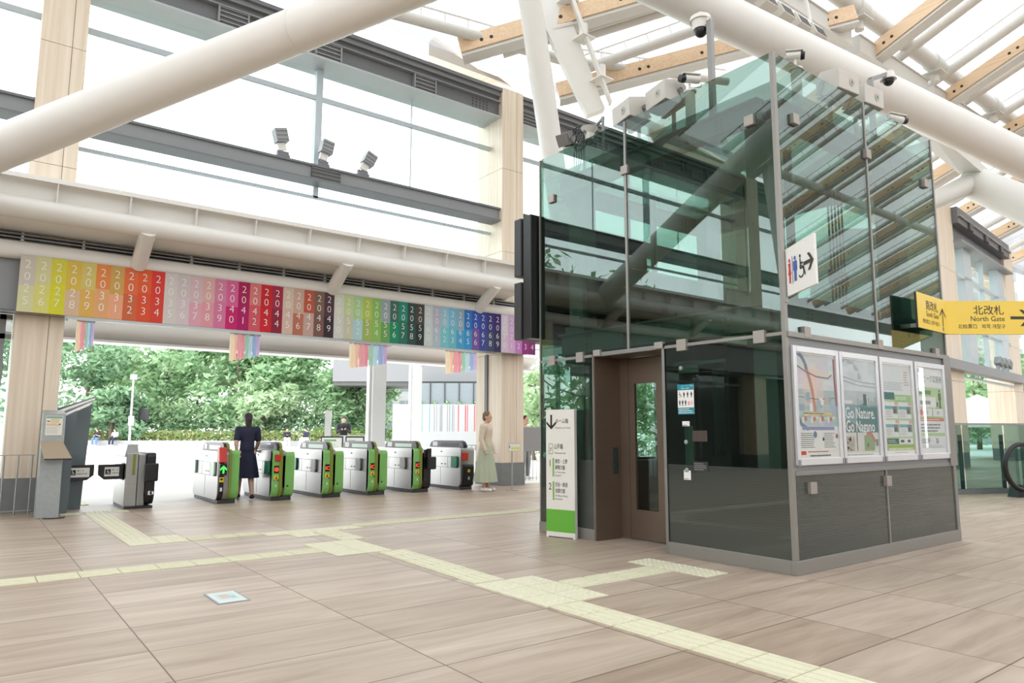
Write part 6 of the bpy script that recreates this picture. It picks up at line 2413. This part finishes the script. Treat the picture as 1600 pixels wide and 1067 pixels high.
# display boards beyond the gates
for i, (x, y, lab) in enumerate(((7.55, 18.3, 'white notice board with green heading beyond the IC gates'), (8.08, 17.9, 'white notice board with grey picture beyond the IC gates'))):
    t = thing('notice_board', lab, 'sign', (x, y, 0), 'notice boards beyond the gates')
    p = Vector((x, y, 0))
    w = 0.60 if i == 0 else 0.50
    b = MB()
    b.prism([p + Z * 0.30, p + Dv * w + Z * 0.30, p + Dv * w + Z * 1.07, p + Z * 1.07], Fv * 0.05)
    b.build('board_frame', 'dark', t)
    b = MB()
    b.rect(p - Fv * 0.001, Dv, Z, 0.035, 0.34, w - 0.03, 1.03, lin((236, 240, 230)), 0, 0.002)
    if i == 0:
        bars(b, p, Dv, Z, 0.10, 0.93, w - 0.08, 0.99, 1, lin((120, 176, 110)), 0.8, 0, 0.004, 3)
        bars(b, p, Dv, Z, 0.08, 0.5, w - 0.08, 0.88, 6, lin((190, 206, 190)), 0.3, 0, 0.004, 4)
    else:
        bars(b, p, Dv, Z, 0.08, 0.93, w - 0.2, 0.98, 1, lin((170, 176, 176)), 0.6, 0, 0.004, 5)
        b.flat(p, Dv, Z, circle(w * 0.65, 0.80, 0.10, 16, 0.05), lin((150, 156, 158)), 0, 0.004)
    b.build('board_face', 'signface', t)
    b = MB()
    for q in (0.04, w - 0.04):
        b.box(p + Dv * q + Fv * 0.03 + Z * 0.15, (0.04, 0.04, 0.30))
        b.box(p + Dv * q + Fv * 0.03 + Z * 0.01, (0.06, 0.4, 0.02))
    b.build('board_leg', 'dark', t)
t = thing('plaza_console', 'pale console counter with a grey upright panel beside the man with a phone', 'counter', (11.2, 24.0, 0))
block((10.75, 24.35, 0), 1.3, 0.4, 0, 1.05).build('console_body', 'bldg', t)
block((10.35, 24.75, 0), 0.22, 0.12, 0, 1.95).build('console_upright', 'rail', t)
b = block((11.55, 23.9, 0), 0.12, 0.10, 1.05, 1.5)
block((11.85, 23.6, 0), 0.35, 0.10, 1.05, 1.3, 0, b)
b.build('console_device', 'dark', t)
t = thing('event_tent', 'white peaked event tent beyond the glass balustrade on the right', 'tent', (38.6, 13.6, 0))
c = Vector((38.6, 13.6, 0))
b = MB()
apex = c + Z * 3.0
cs = [c + Vector((sx * 2.2, sy * 2.2, 1.75)) for sx, sy in ((-1, -1), (1, -1), (1, 1), (-1, 1))]
for k in range(4):
    b.add([cs[k], cs[(k + 1) % 4], apex], [(0, 1, 2)])
    b.quad(cs[k], cs[(k + 1) % 4], cs[(k + 1) % 4] - Z * 0.3, cs[k] - Z * 0.3)
b.build('tent_canopy', 'tent', t)
for k in range(4):
    MB().tube((cs[k].x, cs[k].y, 0), cs[k], 0.04, n=8).build('tent_leg', 'rail', t)
t = thing('office_block', 'pale office block with window rows seen through the far upper window', 'building', (78, 30, 0))
block((70, 36, 0), 24, 8, 0, 22).build('wall', 'bldg', t)
for i in range(7):
    b = MB()
    for j in range(12):
        p = Vector((70, 36, 0)) - Fv * 0.05 + Dv * (0.6 + j * 2.0)
        b.prism([p + Z * (2 + i * 2.9), p + Dv * 1.0 + Z * (2 + i * 2.9), p + Dv * 1.0 + Z * (3.7 + i * 2.9), p + Z * (3.7 + i * 2.9)], -Fv * 0.05)
    b.build('window_row', 'winpane', t)

# =================================================================== PEOPLE
def remeshed(b, voxel, name, m, parent, smooth=3):
    me = bpy.data.meshes.new(name)
    off = wloc(parent)
    me.from_pydata([tuple(Vector(p) - off) for p in b.v], [], b.f)
    o = bpy.data.objects.new(name, me)
    COL.objects.link(o)
    md = o.modifiers.new('r', 'REMESH')
    md.mode = 'VOXEL'
    md.voxel_size = voxel
    md.use_smooth_shade = True
    ms = o.modifiers.new('s', 'SMOOTH')
    ms.iterations = smooth
    ms.factor = 0.5
    dg = bpy.context.evaluated_depsgraph_get()
    me2 = bpy.data.meshes.new_from_object(o.evaluated_get(dg))
    me2.name = name
    o.modifiers.clear()
    o.data = me2
    bpy.data.meshes.remove(me)
    me2.materials.clear()
    me2.materials.append(M[m])
    o.parent = parent
    return o


def limb(b, pts, rads, n=12):
    for (p, q), (r0, r1) in zip(zip(pts[:-1], pts[1:]), zip(rads[:-1], rads[1:])):
        b.tube(p, q, r0, r1, n=n)
    for p, r in zip(pts, rads):
        b.ball(p, r, n, 8)


def hand(b, wrist, tip, side, curl=0.4):
    d = (Vector(tip) - Vector(wrist)).normalized()
    s = d.cross(side).normalized()
    nrm = s.cross(d)
    w = Vector(wrist)
    for k in range(4):
        q = w + d * 0.045 + s * (0.012 * (k - 1.5))
        limb(b, [w, q], [0.018, 0.013], 8)
    for k, L in enumerate((0.055, 0.064, 0.060, 0.048)):
        a = w + d * 0.075 + s * (0.019 * (k - 1.5))
        m_ = a + (d * math.cos(curl) + nrm * math.sin(curl)) * (L * 0.55)
        e = m_ + (d * math.cos(curl * 2) + nrm * math.sin(curl * 2)) * (L * 0.5)
        limb(b, [w + d * 0.03 + s * (0.014 * (k - 1.5)), a, m_, e], [0.014, 0.0095, 0.0085, 0.0075], 8)
    a = w + d * 0.025 + s * 0.028
    limb(b, [a - s * 0.012, a + s * 0.022 + d * 0.02, a + s * 0.028 + d * 0.05], [0.013, 0.010, 0.008], 8)


def person(name, label, loc, yaw, J, top_m, leg_m, sleeve, scale=1.0, voxel=0.016, hair=True, skirt=None, shoe_m='white2', group=None, long_hair=False, hair_m='hair', hat=False):
    """J: joint positions in metres, x right, y forward, z up, before turning by yaw"""
    t = thing(name, label, 'person', loc, group)
    Rm = Matrix.Rotation(yaw, 3, 'Z')
    L = Vector(loc)

    def T(p):
        return L + Rm @ (Vector(p) * scale)
    s = scale
    P = {k: T(v) for k, v in J.items()}
    b = MB()
    up_ = (P['neck'] - P['pelvis']).normalized()
    limb(b, [P['pelvis'], P['pelvis'].lerp(P['neck'], 0.35), P['pelvis'].lerp(P['neck'], 0.72)], [0.125 * s, 0.112 * s, 0.13 * s], 16)
    ch = P['pelvis'].lerp(P['neck'], 0.74)
    for q in ('L', 'R'):
        limb(b, [ch, P['sh' + q]], [0.115 * s, 0.06 * s])
        limb(b, [P['sh' + q], P['el' + q], P['wr' + q]], [0.056 * s, 0.043 * s, 0.030 * s])
        limb(b, [P['pelvis'], P['hip' + q]], [0.11 * s, 0.095 * s])
        limb(b, [P['hip' + q], P['kn' + q], P['kn' + q].lerp(P['an' + q], 0.35), P['an' + q]], [0.092 * s, 0.060 * s, 0.056 * s, 0.038 * s])
        fwd = Rm @ Vector((0, 1, 0))
        limb(b, [P['an' + q] - Z * 0.045 * s, P['an' + q] + fwd * 0.15 * s - Z * 0.05 * s], [0.036 * s, 0.028 * s])
        fa = (P['wr' + q] - P['el' + q]).normalized()
        hand(b, P['wr' + q], P['wr' + q] + fa, Rm @ Vector((0.3 if q == 'L' else -0.3, 1, 0.1)), 0.5)
    limb(b, [ch + up_ * 0.05, P['neck'] + up_ * 0.02, P['head']], [0.075 * s, 0.052 * s, 0.05 * s])
    hd = Rm @ Matrix.Rotation(J.get('nod', (0, 0, 0))[0], 3, 'X')
    H = P['head']
    b.ball(H + hd @ Vector((0, 0.005, 0.03)) * s, (0.076 * s, 0.094 * s, 0.102 * s), 18, 12, R=hd)
    b.ball(H + hd @ Vector((0, 0.035, -0.045)) * s, (0.052 * s, 0.058 * s, 0.065 * s), 14, 10, R=hd)
    limb(b, [H + hd @ Vector((0, 0.088, 0.03)) * s, H + hd @ Vector((0, 0.108, -0.005)) * s], [0.012 * s, 0.016 * s], 8)
    limb(b, [H + hd @ Vector((-0.02, 0.088, -0.048)) * s, H + hd @ Vector((0.02, 0.088, -0.048)) * s], [0.009 * s, 0.009 * s], 8)
    for q in (1, -1):
        b.ball(H + hd @ Vector((0.077 * q, 0.0, 0.01)) * s, (0.012 * s, 0.022 * s, 0.032 * s), 8, 6, R=hd)
    remeshed(b, voxel * 0.55 if voxel < 0.02 else voxel, 'body', 'skin', t, 2)
    eb = MB()
    for q in (1, -1):
        eb.ball(H + hd @ Vector((0.032 * q, 0.089, 0.025)) * s, (0.012 * s, 0.006 * s, 0.007 * s), 8, 6, R=hd)
    eb.build('eyes', 'black', t)
    # clothing
    b = MB()
    limb(b, [P['pelvis'] + up_ * 0.02, P['pelvis'].lerp(P['neck'], 0.35), P['pelvis'].lerp(P['neck'], 0.74)], [0.145 * s, 0.132 * s, 0.148 * s], 16)
    for q in ('L', 'R'):
        limb(b, [ch, P['sh' + q]], [0.13 * s, 0.076 * s])
        if sleeve == 'long':
            limb(b, [P['sh' + q], P['el' + q], P['wr' + q]], [0.074 * s, 0.058 * s, 0.044 * s])
        else:
            limb(b, [P['sh' + q], P['sh' + q].lerp(P['el' + q], 0.75)], [0.076 * s, 0.066 * s])
    remeshed(b, voxel, 'top', top_m, t)
    if skirt is None:
        b = MB()
        for q in ('L', 'R'):
            limb(b, [P['pelvis'], P['hip' + q]], [0.138 * s, 0.115 * s])
            limb(b, [P['hip' + q], P['kn' + q], P['an' + q] + Z * 0.03], [0.115 * s, 0.083 * s, 0.068 * s])
        remeshed(b, voxel, 'trousers', leg_m, t)
    else:
        zt, zh, rt_, rh = skirt
        b = MB()
        n, k = 64, 12
        vs = []
        for i in range(k + 1):
            f = i / k
            z = zt + (zh - zt) * f
            rr = rt_ + (rh - rt_) * f ** 0.8
            for j in range(n):
                a = 2 * math.pi * j / n
                w = 1 + 0.07 * f * math.sin(a * 11 + 1.3) + 0.04 * f * math.sin(a * 5)
                vs.append(T((rr * w * math.cos(a), rr * 0.8 * w * math.sin(a), z)))
        fs = [(i * n + j, i * n + (j + 1) % n, (i + 1) * n + (j + 1) % n, (i + 1) * n + j) for i in range(k) for j in range(n)]
        b.add(vs, [f[::-1] for f in fs], 0, None, True)
        b.build('skirt', leg_m, t)
    for q in ('L', 'R'):
        b = MB()
        fwd = Rm @ Vector((0, 1, 0))
        a = P['an' + q]
        limb(b, [a - Z * 0.045 * s - fwd * 0.03 * s, a + fwd * 0.08 * s - Z * 0.05 * s, a + fwd * 0.16 * s - Z * 0.055 * s], [0.045 * s, 0.042 * s, 0.034 * s])
        remeshed(b, max(voxel * 0.6, 0.008), 'shoe', shoe_m, t)
    if hat:
        b = MB()
        b.ball(H + hd @ Vector((0, 0, 0.075)) * s, (0.09 * s, 0.105 * s, 0.075 * s), 16, 10, R=hd)
        b.tube(H + hd @ Vector((0, 0, 0.06)) * s, H + hd @ Vector((0, 0, 0.07)) * s, 0.15 * s, n=20)
        b.build('hat', hair_m, t)
    elif hair:
        b = MB()
        b.ball(H + hd @ Vector((0, -0.012, 0.052)) * s, (0.089 * s, 0.098 * s, 0.093 * s), 16, 10, R=hd)
        b.ball(H + hd @ Vector((0, -0.045, 0.0)) * s, (0.080 * s, 0.065 * s, 0.085 * s), 14, 10, R=hd)
        if long_hair:
            limb(b, [H + hd @ Vector((0, -0.06, 0.0)) * s, H + hd @ Vector((0, -0.085, -0.17)) * s], [0.078 * s, 0.05 * s])
        remeshed(b, max(voxel * 0.7, 0.009), 'hair', hair_m, t)
    return t


STAND = dict(pelvis=(0, 0, .95), neck=(0, 0.01, 1.42), head=(0, .03, 1.56), shL=(-.17, 0, 1.36), shR=(.17, 0, 1.36), elL=(-.22, -.02, 1.10), elR=(.22, -.02, 1.10), wrL=(-.22, .08, .88), wrR=(.22, .08, .88),
             hipL=(-.09, 0, .90), hipR=(.09, 0, .90), knL=(-.10, .02, .50), knR=(.10, .02, .50), anL=(-.10, 0, .09), anR=(.10, 0, .09))
WALK = dict(STAND, knL=(-.09, .20, .52), anL=(-.09, .28, .10), knR=(.09, .02, .50), anR=(.09, -.24, .12), elL=(-.22, -.10, 1.12), wrL=(-.20, -.12, .90), elR=(.22, .06, 1.12), wrR=(.20, .24, .96))
PHONE = dict(STAND, elL=(-.22, .06, 1.10), elR=(.22, .06, 1.10), wrL=(-.08, .28, 1.20), wrR=(.08, .28, 1.20), nod=(-0.45, 0, 0), head=(0, .07, 1.55))
SIT = dict(pelvis=(0, 0, .54), neck=(0, .06, 1.00), head=(0, .10, 1.14), shL=(-.17, .04, .94), shR=(.17, .04, .94), elL=(-.22, .10, .70), elR=(.22, .10, .70), wrL=(-.07, .30, .78), wrR=(.07, .30, .78),
           hipL=(-.10, .04, .53), hipR=(.10, .04, .53), knL=(-.13, .44, .53), knR=(.13, .44, .53), anL=(-.13, .46, .10), anR=(.13, .46, .10), nod=(-0.4, 0, 0))
M['navy'] = mat('navy_cloth', (34, 38, 62), 0.8, var=0.1, scale=20)
M['cloth_black'] = mat('black_cloth', (38, 38, 42), 0.85, var=0.1, scale=20)
M['jeans'] = mat('denim_blue', (96, 124, 164), 0.85, var=0.1, scale=20)
M['cloth_white'] = mat('white_cloth', (232, 230, 228), 0.85, var=0.04, scale=20)
M['cloth_beige'] = mat('beige_cloth', (212, 198, 178), 0.85, var=0.05, scale=20)
M['cloth_sage'] = mat('sage_cloth', (176, 184, 160), 0.85, var=0.08, scale=30)
M['cloth_grey'] = mat('grey_cloth', (124, 124, 130), 0.85, var=0.06, scale=20)
M['tan_hair'] = mat('brown_hair', (120, 92, 70), 0.6, var=0.15, scale=30)
back = -math.atan2(0.607, 0.795)            # facing away from the camera
front = back + math.pi

person('person', 'person in dark navy dress walking through the lane beside the red stop gate', (4.02, 13.05, 0), back + 0.5, WALK, 'navy', 'navy', 'short', 0.90, 0.014, skirt=(1.0, 0.42, 0.14, 0.24), shoe_m='black', long_hair=True)
person('person', 'person in long pale sage skirt and white sneakers standing before the right clad column', (8.48, 11.98, 0), front + 1.2, STAND, 'cloth_beige', 'cloth_sage', 'long', 0.95, 0.014, skirt=(1.0, 0.20, 0.15, 0.30), hair_m='tan_hair')
person('person', 'person in beige jacket just left of the lift tower edge, beyond the railing', (11.45, 14.45, 0), front + 0.7, STAND, 'cloth_beige', 'cloth_grey', 'long', 0.95, 0.018)
person('person', 'person in black shirt and light blue jeans sitting on the seat wall', (8.6, 67.0, 0), front + 0.1, SIT, 'cloth_black', 'jeans', 'short', 1.1, 0.03)
person('person', 'person in white top and dark trousers sitting on the seat wall', (9.75, 66.0, 0), front - 0.1, SIT, 'cloth_white', 'navy', 'short', 1.1, 0.03)
person('person', 'seated person in dark top leaning forward, left of the pair beyond the gates', (20.3, 56.0, 0), front + 0.4, SIT, 'cloth_black', 'cloth_white', 'long', 1.15, 0.03)
person('person', 'seated person in dark top with white bag, right of the pair beyond the gates', (21.5, 54.9, 0), front - 0.5, SIT, 'navy', 'cloth_white', 'long', 1.15, 0.03)
person('person', 'man in black sweater looking down at a phone behind the notice boards', (11.25, 25.1, 0), front + 0.2, PHONE, 'cloth_black', 'navy', 'long', 1.05, 0.02)
person('person', 'person in grey shirt walking away across the bright plaza', (26.9, 44.6, 0), back + 0.15, WALK, 'cloth_grey', 'cloth_grey', 'short', 1.05, 0.03, hair_m='cloth_white', hat=True)
